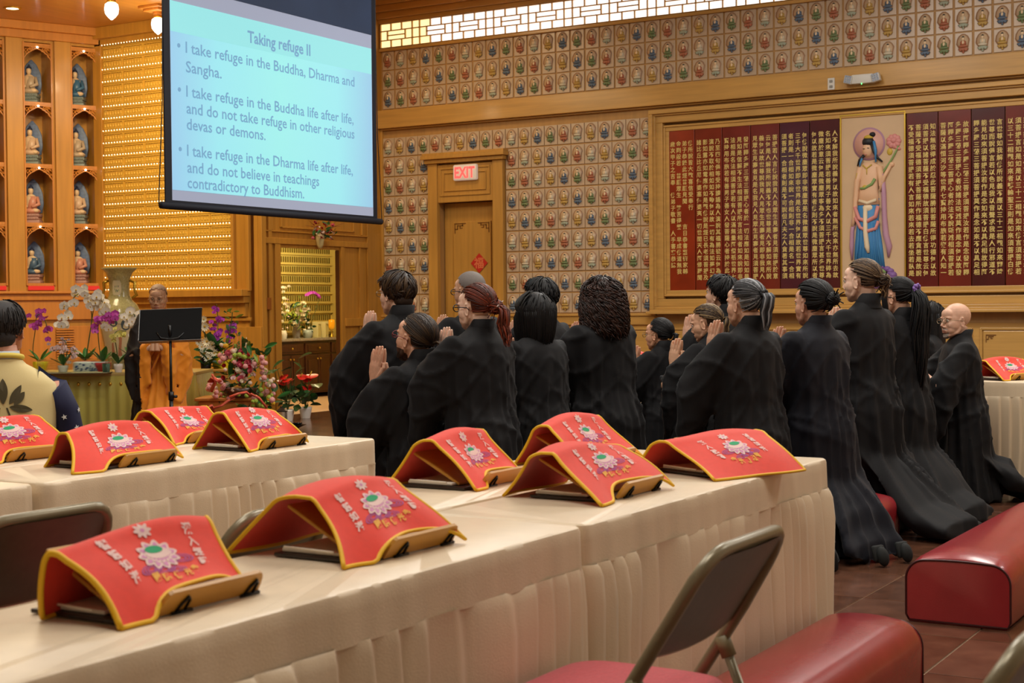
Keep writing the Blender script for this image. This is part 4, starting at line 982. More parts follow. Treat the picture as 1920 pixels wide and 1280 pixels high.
def folds(V, N, amp, k=9, seed=0, z0=0, z1=.85, cx=0, cy=0):
    x, y, z = V[:, 0]-cx, V[:, 1]-cy, V[:, 2]; th = np.arctan2(x, y)
    r = np.random.RandomState(seed); p = r.uniform(0, 6.28, 8)
    t = np.clip((z1-z)/(z1-z0), 0, 1)
    w1 = np.sin(k*th+1.6*np.sin(2.2*z+p[0])+p[1]+1.2*np.sin(3*th+p[2]))
    w2 = np.sin(k*1.9*th+2.5*np.sin(3*z+p[3])+p[4])
    f = (1-np.abs(w1))**1.5*1.1-.45+.3*w2
    diag = (1-np.abs(np.sin(13*z+6*x+3*np.sin(5*y+p[5])+p[6])))**3
    d = amp*t**.8*f+.010*diag*np.exp(-((z-.50)/.20)**2)+.006*np.sin(9*z+7*th+p[7])*np.exp(-((z-.75)/.15)**2)
    return V+N*d[:, None]
def robe_mesh(name, s, base, lean=0, train=.55, seed=0, drop=.0, wide=1.0, standing=False, arms=True, material=None, elbow=(.30, .20, .70), hz=.86, hy=.27):
    """local frame: knees at y=0, facing +y; z=0 is the knee plane, the floor is at -base"""
    b = MB(); w_ = wide; sp = lambda z: lean*(z-.4)
    ring = lambda z, rx, ry, cy=0: ((0, cy+sp(z)-.03, z), (rx*w_, 0, 0), (0, ry*w_, 0))
    fz = -base/s
    R_ = [ring(fz+.004, .27, .25, .00), ring(fz+.05, .265, .245, .0), ring(.10, .245, .21, .01), ring(.3, .225, .175, -.01), ring(.45, .215, .16, -.02), ring(.62, .195, .135), ring(.76, .205, .13), ring(.89, .205, .122), ring(.955, .180, .105), ring(.99, .135, .085), ring(1.02, .092, .070, -.006), ring(1.04, .068, .063, -.012), ring(1.06, .062, .060, -.016)]
    b.loft(R_, 32)
    if train:
        b.loft([((0, -.06, .32), (.19*w_, 0, 0), (0, .08, .10)), ((0, -.16, .20), (.215*w_, 0, 0), (0, .08, .13)), ((0, -.28, .07), (.22*w_, 0, 0), (0, .06, .13)), ((0, -.40, fz+.15), (.225*w_, 0, 0), (0, .04, .13)), ((0, -.36-train*.25, fz+.095), (.22*w_, 0, 0), (0, .02, .09)), ((0, -.30-train*.75, fz+.06), (.20*w_, 0, 0), (0, .01, .058))], 24)
    if arms:
        for q in (-1, 1):
            sh = Vector((q*.165*w_, .0+sp(.88)-.02, .92)); el = Vector((q*elbow[0], elbow[1], elbow[2])); wr = Vector((q*.045, hy-.015, hz-.055))
            m1 = (sh+el)/2; m2 = (el+wr)/2
            b.loft([(sh-Vector((q*.05, 0, 0)), (0, .075, 0), (0, 0, .075)), (sh, (0, .088, 0), (q*.02, 0, .088)), (m1+Vector((-q*.02, 0, -.07)), (-q*.045, .080, 0), (q*.045, .02, .15)), (el+Vector((-q*.02, -.02, -.13)), (-q*.07, .055, 0), (.01*q, .03, .19)), (el+Vector((-q*.05, .03, -.19)), (-q*.06, .035, 0), (0, .02, .25)), (m2+Vector((-q*.01, .0, -.22)), (q*.04, .025, 0), (0, .0, .26)), (wr+Vector((q*.02, -.02, -.17)), (q*.034, .022, 0), (0, .03, .20))], 20)
    b.M = Matrix.Identity(4)
    V, N, F = remesh(b, .0155, 5, .5)
    V = folds(V, N, .030, 8, seed, fz, .95, 0, -.03)
    xx, yy, zz = V[:, 0], V[:, 1], V[:, 2]; rs = np.random.RandomState(seed+50); q = rs.uniform(0, 6.28, 6)
    sd = np.sign(xx); crease = (1-np.abs(np.sin(15*zz+22*sd*xx*.6+8*yy+1.5*np.sin(9*yy+q[0])+q[1])))**4; cr2 = (1-np.abs(np.sin(11*zz-17*sd*xx*.7+3*yy+1.2*np.sin(7*zz+q[2])+q[3])))**5
    wgt = np.clip((zz-.35)/.2, 0, 1)*np.clip((1.0-zz)/.08, 0, 1); V = V+N*((.013*crease+.010*cr2-.004)*wgt*(.35+.65*np.clip(np.abs(xx)/.2, 0, 1)))[:, None]
    V[:, 2] = np.maximum(V[:, 2], fz+.003)
    V = V*s
    return npmesh(name, V, F, [material or ROBE])
def hair_shell(hair, hc, hr, mb, region, m=0, infl=1.05):
    n = 28; k1 = 18; vs = {}; idx = {}
    for i in range(k1+1):
        p = PI*i/k1
        for j in range(n):
            t = 2*PI*j/n; d = Vector((math.sin(p)*math.cos(t), math.sin(p)*math.sin(t), math.cos(p)))
            vs[i, j] = (d, Vector((hc[0]+hr[0]*infl*d.x, hc[1]+hr[1]*infl*d.y, hc[2]+hr[2]*infl*d.z)))
    pts = []; fs = []
    for i in range(k1):
        for j in range(n):
            ks = [(i, j), (i+1, j), (i+1, (j+1) % n), (i, (j+1) % n)]
            if all(region(vs[k][0]) for k in ks):
                f = []
                for k in ks:
                    if k not in idx: idx[k] = len(pts); pts.append(vs[k][1])
                    f.append(idx[k])
                fs.append(tuple(f))
    mb.add(pts, fs, m)
HC = (0, -.014, .040); HR = (.078, .098, .086)
def region_hair(d):                      # scalp directions: not the face, not below the hairline
    if d.y > .40 and d.z < .40+.25*(1-abs(d.x)): return False
    if d.y > -.13 and d.z < -.02 and abs(d.x) > .55: return False
    if d.y > .14 and d.z < .10: return False
    return d.z > -.74
def hair_mesh(kind, colors, seed=0, vol=1.0):
    r_ = random.Random(seed); b = MB(); hc = Vector(HC); 
    def on(d, k): return Vector((hc.x+HR[0]*k*d.x, hc.y+HR[1]*k*d.y, hc.z+HR[2]*k*d.z))
    def rnd_dir():
        while True:
            d = Vector((r_.gauss(0, 1), r_.gauss(0, 1), r_.gauss(0, 1))).normalized()
            if region_hair(d): return d
    hair_shell(kind, HC, tuple(x*vol for x in HR), b, region_hair, 0, 1.03)
    nm = len(colors)
    def slerp(a, c, t):
        o = math.acos(max(-1, min(1, a.dot(c))));
        if o < 1e-3 or o > PI-.12: return a
        return (a*math.sin((1-t)*o)+c*math.sin(t*o))/math.sin(o)
    if kind == 'shaved': 
        return b
    if kind in ('pony', 'bun', 'longpony', 'girlpony', 'slick', 'halfbun'):
        g = {'pony': Vector((0, -.93, .10)), 'bun': Vector((0, -.95, -.32)), 'halfbun': Vector((0, -.97, -.05)), 'longpony': Vector((0, -.98, .12)), 'girlpony': Vector((0, -.92, -.40)), 'slick': Vector((0, -.90, -.42))}[kind].normalized()
        for i in range(250):
            d = rnd_dir(); kk = (1.05+.025*r_.random())*vol
            if i < 70:   # roots along the hairline
                a = r_.uniform(-1, 1); d = Vector((a*.95, .34*(1-abs(a)**2)+.02, .86*(1-abs(a))**.5+.02)).normalized()
            pts = [on(slerp(d, g, t), kk+(.02*math.sin(PI*t))) for t in [j/7 for j in range(8)]]
            b.tube(pts, [.0035, .0052, .006, .006, .006, .0055, .005, .0035], 5, r_.randrange(nm), cap=False, flat=.6)
        gp = on(g, 1.08*vol)
        def tail(n, L, spread, r, drop=(0, -.25, -1), curl=0, start=None):
            st = start or gp; dv = Vector(drop).normalized()
            for i in range(n):
                a = r_.uniform(0, 2*PI); q = math.sqrt(r_.random()); ox = Vector((math.cos(a)*q, math.sin(a)*q, 0)); l = L*r_.uniform(.82, 1.05); pts = []
                for j in range(9):
                    t = j/8; wv = spread*(.35+.9*math.sin(PI*min(1, t*.8+.06)))*(1-.35*t)
                    p = st+Vector((0, -.03*math.sin(PI*min(t*2.2, 1)), 0))*1.0+dv*l*t*(1) + Vector((0, -.05*t*(1-t), .03*math.sin(PI*min(1, t*2.5))))
                    p = p+ox*wv+Vector((math.sin(9*t+i)*curl, math.cos(8*t+i*1.3)*curl, 0)); pts.append(p)
                b.tube(pts, [r*.6, r, r*1.1, r*1.1, r, r, r*.9, r*.7, r*.25], 5, r_.randrange(nm), cap=False)
        if kind == 'pony': tail(60, .17, .028, .0055, (0, -.12, -1))
        if kind == 'longpony': tail(130, .58, .058, .006, (0, -.04, -1), .005)
        if kind == 'girlpony': tail(30, .10, .016, .0045, (0, -.10, -1))
        if kind == 'slick': tail(26, .10, .016, .0045, (.1, -.8, -.5), .004)
        if kind in ('bun', 'halfbun'):
            c = gp+Vector((0, -.022, 0)); R1 = .030 if kind == 'bun' else .028
            b.ell(c, (R1, R1*.85, R1), 12)
            for i in range(70):
                ax = Vector((r_.gauss(0, 1), r_.gauss(0, .5), r_.gauss(0, 1))).normalized(); u = ax.orthogonal().normalized(); v = ax.cross(u); ph = r_.uniform(0, 6.28); rr = R1*r_.uniform(1.0, 1.25); pts = []
                for j in range(8):
                    t = ph+j*.45; pts.append(c+(u*math.cos(t)+v*math.sin(t))*rr+ax*.006*math.sin(j))
                if i % 4 == 0: pts.append(pts[-1]+(pts[-1]-c).normalized()*r_.uniform(.01, .04)); pts[-1].z -= .004
                b.tube(pts, .0036, 4, r_.randrange(nm), cap=False)
            if seed == 31: tail(60, .21, .026, .0048, (-.05, -.42, -1), .008, c)      # red hair also falls below the knot
            if kind == 'bun' and seed != 31: tail(16, .10, .022, .004, (0, -.25, -1), .006)
        if kind == 'longpony':
            for s in (-1, 1):
                for i in range(8): b.tube([on(Vector((s*.75, .55, .35)).normalized(), 1.06)+Vector((s*.001*i, -.003*i, 0)), Vector((s*.080, .055-.004*i, .0)), Vector((s*.080, .050-.005*i, -.08)), Vector((s*.070, .045-.004*i, -.15+.01*r_.random()))], [.004, .005, .004, .0015], 5, 0, cap=False)
    elif kind in ('bob', 'short', 'shortf', 'tousled', 'curly', 'long', 'oldman'):
        if kind in ('short', 'shortf', 'tousled', 'oldman'): b.ell((0, -.058, -.028), (.060, .046, .052), 14, 0)
        crown = {'tousled': Vector((.1, -.45, .9))}.get(kind, Vector((0, -.25, .97))).normalized()
        N_ = {'curly': 560, 'bob': 300, 'long': 260, 'short': 300, 'shortf': 320, 'tousled': 320, 'oldman': 320}[kind]
        for i in range(N_):
            d0 = rnd_dir()
            if kind in ('bob', 'long', 'curly') and r_.random() < .5:
                a = r_.uniform(-1, 1)*2.2; d0 = Vector((math.sin(a)*.95, -math.cos(a)*.9, r_.uniform(-.1, .5))).normalized()
            if kind == 'oldman' and (d0-Vector((0, -.45, .9)).normalized()).length < .52: continue
            # direction away from the crown along the skull
            tan = (d0-crown*d0.dot(crown)); tan = tan.normalized() if tan.length > .02 else Vector((1, 0, 0))
            fin = (tan*.98+Vector((0, 0, -.12))).normalized(); kk = (1.06+.07*r_.random())*vol; pts = []
            if kind in ('short', 'shortf', 'tousled', 'oldman'):
                L = {'short': .45, 'shortf': .65, 'tousled': .6, 'oldman': .42}[kind]; jit = {'tousled': .17, 'short': .05, 'shortf': .05, 'oldman': .02}[kind]
                down = Vector((fin.x, fin.y, -.8 if d0.y < .2 else -.1)).normalized()
                tw = Vector((r_.gauss(0, jit), r_.gauss(0, jit), r_.gauss(0, jit)))
                for j in range(6):
                    t = j/5; e = slerp(d0, down, t*L); pts.append(on((e+tw*t).normalized(), kk*(1+.06*t*(1 if kind != 'oldman' else .2))))
                b.tube(pts, [.005, .0075, .0075, .007, .005, .0015] if kind != 'oldman' else .0035, 5, r_.randrange(nm), cap=False, flat=.6)
            else:
                side = Vector((fin.x, fin.y, 0)).normalized(); side = side if side.y < .25 else Vector((math.copysign(.97, side.x), .22, 0))
                zl = {'bob': -.135, 'long': -.30, 'curly': -.175}[kind]+r_.uniform(-.03, .03)*(2 if kind == 'curly' else 1); rad = {'bob': 1.12, 'long': 1.10, 'curly': 1.34}[kind]*vol
                eq = slerp(d0, (side*.98+Vector((0, 0, -.05))).normalized(), 1)
                for j in range(4): e = slerp(d0, eq, j/3); pts.append(on(e, kk+(rad-kk)*(j/3)**1.2))
                p0 = pts[-1].copy(); K = 5
                for j in range(1, K+1):
                    t = j/K; q = p0+(Vector((0, 0, zl+hc.z))-Vector((0, 0, p0.z)))*t; q.z = p0.z+(zl-p0.z)*t
                    sh = (1-.22*t*t) if kind == 'bob' else ((1+.10*math.sin(PI*t)) if kind == 'curly' else 1.0-.1*t)
                    q.x = p0.x*sh; q.y = hc.y+(p0.y-hc.y)*sh-(.02*t if kind != 'bob' else 0); pts.append(q)
                if kind == 'curly':
                    # corkscrew around the hanging path
                    dense = []; ph = r_.uniform(0, 6); rr = r_.uniform(.008, .016); f_ = r_.uniform(14, 22)
                    for j in range(len(pts)-1):
                        for u in (0, .25, .5, .75):
                            q = pts[j].lerp(pts[j+1], u); s_ = (j+u)/(len(pts)-1); am = rr*min(1, s_*3+.25)
                            dense.append(q+Vector((math.cos(f_*s_*1.6+ph)*am, math.sin(f_*s_*1.6+ph)*am, math.sin(f_*s_+ph)*am*.6)))
                    b.tube(dense, [.0040]*(len(dense)-2)+[.003, .001], 4, r_.randrange(nm), cap=False)
                else:
                    b.tube(pts, [.005, .007, .008, .008, .0075, .007, .006, .004, .0012], 5, r_.randrange(nm), cap=False, flat=.6)
        if kind == 'bob':
            for s in (-1, 1):
                for i in range(10): b.tube([on(Vector((s*.7, .62-.03*i, .35)).normalized(), 1.08), Vector((s*.088, .062-.006*i, .0)), Vector((s*.090, .060-.007*i, -.07)), Vector((s*.082, .050-.006*i, -.125-.01*r_.random()))], [.005, .006, .005, .001], 5, 0, cap=False, flat=.6)
        if kind == 'tousled' or kind == 'shortf' or kind == 'short':
            for i in range(45):
                a = r_.uniform(-1, 1); d0 = Vector((a*.9, .30, .75-.45*abs(a))).normalized(); p0 = on(d0, 1.06*vol)
                b.tube([p0, p0+Vector((a*.012, .018, .008)), p0+Vector((a*.02+r_.gauss(0, .008), .026, -.012))], [.006, .006, .001], 5, r_.randrange(nm), cap=False, flat=.6)
    return b
def hairmats(name, cols, rough=.42):
    return [mat('%s_%d' % (name, i), c, rough, bump=(300, .2), spec=.38) for i, c in enumerate(cols)]
H_BLACK = hairmats('black_hair', ['0a0a0b', '0e0e11', '070708'], .48); H_RED = hairmats('auburn_hair', ['54200f', '7a3018', '3c160a']); H_BROWN = hairmats('brown_hair', ['2c2018', '46331f', '231811'])
H_CURL = hairmats('dark_curly_hair', ['2a1710', '3c2218', '1c0f0a']); H_GREY = hairmats('grey_hair', ['8d8f92', '2c2d30', '4a4b4e', '1e1f22']); H_STREAK = hairmats('streaked_hair', ['3b2b1e', '2a2018', '8d7450', '4a3826']); H_DBLOND = hairmats('ash_brown_hair', ['3a2b20', '5d4834', '2c2018', '7a6246'])
H_SHAVE = [mat('shaved_scalp', '6f6660', .7, noise=(200, .15))]; H_SHAVEB = [mat('bald_scalp', 'ba9478', .55, noise=(120, .06))]
GLS = mat('spectacle_frame', '15161c', .3); GLR = mat('red_spectacle_frame', '7a1f24', .3); GLM = mat('wire_spectacle_frame', '8a7a60', .3, .8); LENS = mat('spectacle_lens', (1, 1, 1), .02, trans=1, ior=1.02, alpha=.25)
def glasses(par, M, hs, m_, r=.019, rim=.0022):
    b = MB(); b.M = Matrix(M.tolist()).to_4x4()
    g = MB()
    def T(p): q = M @ np.array(p)*1.0; return tuple(q*hs+par[1])
    b = MB()
    for s in (-1, 1):
        b.tube([T((s*.032+r*1.15*math.cos(t), .104, .006+r*math.sin(t)*.85)) for t in [2*PI*i/20 for i in range(21)]], rim*hs, 6)
        b.tube([T((s*(.032+r*1.15), .103, .010)), T((s*.074, .075, .010)), T((s*.079, -.01, .008)), T((s*.077, -.022, -.004))], rim*.9*hs, 6)
    b.tube([T((-.012, .106, .010)), T((0, .112, .013)), T((.012, .106, .010))], rim*hs, 6)
    o = b.build('glasses', [m_], par[0], smooth=True)
    g.prism([(0, 0)], 0, 0) if False else None
    for s in (-1, 1): g.add([T((s*.032+r*1.1*math.cos(t), .104, .006+r*math.sin(t)*.8)) for t in [2*PI*i/16 for i in range(16)]], [tuple(range(16))])
    g.build('lens', [LENS], o)
def beard(b_root, hp, M, hs, col, style):
    b = MB(); r_ = random.Random(5)
    for i in range(420 if style == 'full' else 160):
        a = r_.uniform(-1, 1); z = r_.uniform(-.10, -.03 if style == 'full' else -.068)
        if style != 'full' and abs(a) > .42: continue
        x = a*.058; y = .082*math.sqrt(max(0, 1-(a*.93)**2))*(1+.0*z)+.004-(.02 if z < -.09 else 0)
        if abs(a) < .42 and z > -.078 and z < -.052: continue
        p = np.array((x, y-.006, z)); q = p+np.array((x*.04, .006, -.011))
        b.tube([tuple(M @ p*hs+hp), tuple(M @ q*hs+hp)], [.0022*hs, .0008*hs], 3, 0, cap=False)
    b.build('beard', [col], b_root)
def eyes_brows(root, hp, M, hs, hm, brow=True, closed=False):
    for s in (-1, 1):
        b = MB(); T = lambda p: tuple(M @ np.array(p)*hs+hp)
        b.ell(T((s*.031, .0785, .008)), (.0098*hs,)*3, 10, 0)
        if not closed: b.ell(T((s*.0315, .0865, .009)), (.0042*hs,)*3, 8, 1)
        e = b.build('eye', [EYEW if not closed else hm, EYED], root, smooth=True)
        l = MB(); l.tube([T((s*.018, .089, .010)), T((s*.030, .0915, .0145)), T((s*.044, .083, .010))], [.0012*hs, .0018*hs, .001*hs], 5); l.build('eyelid', [EYED], e)
        if brow: l = MB(); l.tube([T((s*.014, .094, .024)), T((s*.028, .095, .030)), T((s*.048, .080, .026))], [.0020*hs, .0028*hs, .001*hs], 5); l.build('eyebrow', [hm], root)
def person(name_label, x, y, crown, base, face, hyaw=0, hpitch=0, hroll=0, male=False, hk='bob', hc=H_BLACK, sk='d9a88a', seed=1, robe_m=None, train=.25, wide=1.0, hvol=1.0, hsc=1.0, group=None, hz=.86, hy=.27, elbow=(.30, .20, .70), lean=0.0, tilt=-.16, loc_label=True, hands=True, bd=None):
    """crown: height of the top of the head; base: height of the knees; face: facing direction in degrees from +y, anticlockwise"""
    s = (crown-base)/1.275; t = thing('person', name_label, 'person', (x, y, base), math.radians(face), group)
    sm = skin('skin_'+sk, sk); hs = s**.5*1.02*hsc
    hp = np.array((0, .0+lean*.6*s-.0, (1.275)*s-.128*hs)); M = rotm(math.radians(hyaw), math.radians(hpitch), math.radians(hroll))
    V, F, lp = HEADS[male]
    Vh = V.copy(); nk = np.clip((-.06-V[:, 2])/.10, 0, 1)[:, None]       # the neck stays with the shoulders
    Vr = (V @ M.T)*(1-nk)+V*nk; Vh = Vr*hs+hp
    if bd:
        fc = np.array([V[list(f)].mean(0) for f in F]); X, Y, Z = np.abs(fc[:, 0]), fc[:, 1], fc[:, 2]
        reg = (Z < (-.048 if bd[1] else -.070)) & (Z > -.118) & (Y > (.004 if bd[1] else .055)) & (lp == 0) & ((X > .024) | (Z < -.074) | (Z > -.053))
        must = (Z < -.043) & (Z > -.052) & (X < .028) & (Y > .07); lp = np.where(reg | must, 2, lp)
        if not bd[1]: lp = np.where((X > .034) & (lp == 2), 0, lp)
    parts = [(Vh, F, lp)]
    # torso and arms under the robe
    b = MB(); b.loft([((0, -.03, .40), (.15, 0, 0), (0, .11, 0)), ((0, -.03, .62), (.14, 0, 0), (0, .10, 0)), ((0, -.03, .80), (.16, 0, 0), (0, .10, 0)), ((0, -.03, .90), (.14, 0, 0), (0, .08, 0)), ((0, -.04, .97), (.06, 0, 0), (0, .055, 0)), ((0, -.045, 1.04), (.05, 0, 0), (0, .05, 0))], 14)
    for q in (-1, 1):
        b.tube([(q*.15, -.02, .86), (q*(elbow[0]-.03), elbow[1]-.02, elbow[2]), (q*.02, hy-.01, hz-.08)], [.05, .042, .026], 10)
        b.tube([(q*.09, -.03, .42), (q*.09, .0, .03), (q*.05, -.16, .05), (q*.04, -.24, .15-base/s)], [.07, .05, .032, .022], 10)
    vb = np.array(b.v)*s; parts.append((vb, b.f, np.zeros(len(b.f), int)))
    if hands:
        Vv, Ff = HANDS; Mh = rotm(0, -tilt*1.0); parts.append(((Vv @ Mh.T)*hs*1.0+np.array((0, hy, hz-.02))*s, Ff, np.zeros(len(Ff), int)))
    allV = []; allF = []; mi = []; n = 0
    for (vv, ff, m_) in parts:
        allV.append(vv); allF += [tuple(i+n for i in f) for f in ff]; mi += list(m_); n += len(vv)
    link('body', npmesh('body', np.vstack(allV), allF, [sm, LIP]+([bd[0]] if bd else []), mi), t)
    link('robe', robe_mesh('robe', s, base, lean, train, seed, wide=wide, material=robe_m, elbow=elbow, hz=hz, hy=hy), t)
    # standing collar band
    cb = MB(); n = 28; vs = []
    for j, (z, r1, r2, yo) in enumerate(((1.005, .090, .076, -.040), (1.035, .073, .068, -.042), (1.085, .070, .066, -.056), (1.087, .065, .061, -.056), (1.04, .064, .060, -.042))):
        for i in range(n):
            a = PI/2+.35+(2*PI-.7)*i/(n-1); fr = max(0, math.sin(a)); vs.append((r1*math.cos(a)*s, (yo+r2*math.sin(a)-.0*fr)*s, (z-(.05*fr if j >= 2 else .0))*s))
    cb.add(vs, [(j*n+i, j*n+i+1, (j+1)*n+i+1, (j+1)*n+i) for j in range(4) for i in range(n-1)]); cb.build('collar', [robe_m or ROBE], t, smooth=True)
    hb = hair_mesh('shaved' if hk == 'bald' else hk, hc, seed, hvol); Vx = np.array([tuple(v) for v in hb.v]); hang = np.clip((-.07-Vx[:, 2])/.12, 0, 1)[:, None] if hk in ('bob', 'long', 'curly', 'longpony', 'pony', 'bun', 'girlpony') else 0
    Vr = (Vx @ M.T)*(1-hang*.6)+Vx*hang*.6 if hk in ('longpony', 'long') else Vx @ M.T
    if hk != 'bald': link('hair', npmesh('hair', Vr*hs+hp, hb.f, hc, hb.m), t)
    eyes_brows(t, hp, M, hs, hc[0] if hk != 'shaved' else H_BROWN[0])
    return t, hp, M, hs, s
FACE = 90
def pos(px, d):    # ground position on the sight line of a column of the picture's horizon at distance d
    q = fw*d+rt*((px-960)/FPX*d); return q.x, q.y
P = {}
def add(key, xy, **k): P[key] = person(k.pop('lab'), xy[0], xy[1], **k)
# (x, y) are floor positions of the knees
add('A', (-4.73, 6.70), lab='kneeling person with tousled brown hair and glasses, leftmost of the robed group', crown=1.485, base=.22, face=72, hyaw=4, male=True, hk='tousled', hc=H_BROWN, sk='e8bea4', seed=11, hz=.90)
add('B', (-4.62, 6.75-.02), lab='x', crown=1.255, base=.02, face=72) if False else None
add('B', (-4.32, 6.28), lab='kneeling bearded person with slicked back hair, red glasses and wristwatch', crown=1.255, base=.03, face=80, hyaw=2, hpitch=12, male=True, hk='slick', hc=H_BROWN, sk='d8a588', seed=12, hz=.93, hy=.30, hsc=1.05, bd=(mat('brown_beard', '4a3020', .8, noise=(200, .4), bump=(400, .5)), True))
add('C', (-3.96, 6.29), lab='kneeling person with auburn hair in a bun pinned by a hair stick', crown=1.398, base=.22, face=74, hyaw=6, hk='bun', hc=H_RED, sk='ecc4ac', seed=31, hz=.88, wide=1.08)
add('D', (-4.83, 7.60), lab='shaven headed person in black with dark glasses, beyond the auburn haired one', crown=1.50, base=.22, face=74, male=True, hk='shaved', hc=H_SHAVE, sk='d8a888', seed=14)
add('E', (-4.01, 6.95), lab='kneeling person with a straight black shoulder length bob', crown=1.345, base=.22, face=70, hk='bob', hc=H_BLACK, sk='d9a98c', seed=15, wide=1.08, hvol=1.2)
add('F', (-4.46, 7.81), lab='kneeling person with short black hair behind the black bob', crown=1.45, base=.22, face=72, male=True, hk='short', hc=H_BLACK, sk='d9a98c', seed=16, hvol=1.05)
add('G', (-3.91, 7.54), lab='kneeling person with big dark curly hair seen from behind', crown=1.44, base=.22, face=64, hyaw=-4, hk='curly', hc=H_CURL, sk='d09c80', seed=17, hvol=1.10, wide=1.08)
add('H', (-4.19, 8.90), lab='kneeling child with wire glasses and a low black ponytail', crown=1.20, base=.22, face=80, hyaw=4, hk='girlpony', hc=H_BLACK, sk='d8a280', seed=18)
add('I', (-3.60, 8.32), lab='kneeling youth with streaked brown hair looking down', crown=1.285, base=.22, face=84, hyaw=8, hpitch=-12, hk='girlpony', hc=H_STREAK, sk='dcab8a', seed=19)
add('J', (-3.84, 9.11), lab='kneeling person with short black hair and lilac hair tie, face lifted', crown=1.475, base=.22, face=78, hyaw=2, hpitch=10, hk='shortf', hc=H_BLACK, sk='dfb094', seed=20, hvol=1.05)
add('K', (-2.78, 6.90), lab='kneeling person with grey streaked hair in a ponytail', crown=1.405, base=.22, face=70, hyaw=-2, hk='pony', hc=H_GREY, sk='d9a98c', seed=21, wide=1.05, hz=.90, hy=.23)
add('L', (-2.62, 7.42), lab='kneeling person in navy black robe with messy black bun', crown=1.40, base=.22, face=68, hyaw=-4, hk='halfbun', hc=H_BLACK, sk='d29e82', seed=22, robe_m=ROBEN, train=.22, wide=1.08, hvol=1.10, hy=.27)
add('M', (-2.66, 8.36), lab='tallest kneeling person with ash brown knotted hair and a long train', crown=1.535, base=.22, face=70, hyaw=10, hk='bun', hc=H_DBLOND, sk='e8bea4', seed=23, train=.5, hy=.2)
add('N', (-2.64, 9.00), lab='kneeling person with waist long black ponytail in a violet scrunchie', crown=1.44, base=.22, face=72, hyaw=2, hk='longpony', hc=H_BLACK, sk='d9a98c', seed=24, train=.38, hy=.22)
add('O', (-2.90, 10.6), lab='person with long black hair and white mask far behind the bald one', crown=1.30, base=.10, face=92, hyaw=6, hk='long', hc=H_BLACK, sk='dfb094', seed=25)
add('P', (-2.50, 9.82), lab='kneeling bald person with grey beard and glasses beside the right table', crown=1.285, base=.10, face=116, hyaw=22, male=True, hk='bald', hc=H_SHAVEB, sk='d9ab90', seed=26, wide=1.12, hy=.34, hz=.94, bd=(mat('grey_goatee', '9c9086', .8, noise=(200, .3), bump=(400, .4)), False))
for k_p, gm, r_ in (('A', GLM, .019), ('B', GLR, .020), ('C', GLS, .021), ('D', GLS, .019), ('H', GLM, .020), ('N', GLS, .020), ('P', GLM, .020)):
    t, hp, M, hs, s = P[k_p]; glasses((t, hp), M, hs, gm, r_, .0026 if gm is GLS else .0018)
t, hp, M, hs, s = P['B']; beard(t, hp, M, hs, H_BROWN[2], 'full')
b = MB(); W_ = Vector((-.030, .30*s, .865*s)); 
b.loft([(Vector((-.012, .30*s, (.93-.11)*s)), (.046, 0, 0), (0, .036, 0)), (Vector((-.012, .30*s, (.93-.088)*s)), (.046, 0, 0), (0, .036, 0))], 20, 0, False)
b.M = Matrix.Translation((-.060, .30*s, (.93-.098)*s)) @ Matrix.Rotation(PI/2, 4, 'Y'); b.lathe([(.021, -.006), (.021, .006), (.017, .007)], 20)
b.build('wristwatch', [mat('black_watch', '17171a', .3)], t, smooth=True)
t, hp, M, hs, s = P['P']; beard(t, hp, M, hs, mat('grey_beard', '9a8c80', .8), 'goatee')
t, hp, M, hs, s = P['C']
gp = np.array((0, -.14, .01)); b = MB(); b.tube([tuple(M @ (gp+np.array((.05, -.0, .03)))*hs+hp), tuple(M @ (gp+np.array((-.05, -.045, .0)))*hs+hp)], .003, 6); b.build('hair_stick', [mat('wooden_hair_stick', '6e4a34', .4)], t)
def scrunchie(key, z, col, r=.022, yy=-.135):
    t, hp, M, hs, s = P[key]; b = MB(); pts = []
    for i in range(49):
        a = 2*PI*i/48; pts.append(tuple(M @ np.array((r*math.cos(a)*(1+.25*math.sin(9*a)), yy+.008*math.sin(7*a), z+r*math.sin(a)*(1+.25*math.sin(9*a))))*hs+hp))
    b.tube(pts, .010*hs, 6); b.build('hair_tie', [col], t, smooth=True)
scrunchie('N', .055, mat('violet_scrunchie', '7a5aa0', .5, noise=(90, .4))); scrunchie('J', -.10, mat('lilac_scrunchie', 'a87ab4', .6), .014, -.10); scrunchie('K', .055, mat('black_hair_band', '101010', .6), .013, -.13)
# white mask hanging below the far person's chin
t, hp, M, hs, s = P['O']; b = MB(); b.grid(lambda u, v: tuple(M @ np.array(((u-.5)*.13, .105-.09*(2*u-1)**2*.8, -.06-.09*v))*hs+hp), 10, 5); b.build('face_mask', [mat('white_mask', 'd8dce0', .7)], t, smooth=True)
# soles showing under the train of the navy robe
t, hp, M, hs, s = P['L']
for q in (-1, 1):
    b = MB(); b.M = Matrix.Translation((q*.09, -.50, -.165)) @ Matrix.Rotation(1.25, 4, 'X')
    b.bev(-.042, .042, -.03, .05, -.012, .012, .011); b.ell((0, -.01, .02), (.034, .05, .026), 12); b.build('shoe', [mat('dark_grey_sock', '1b1e1d', .8)], t, smooth=True)
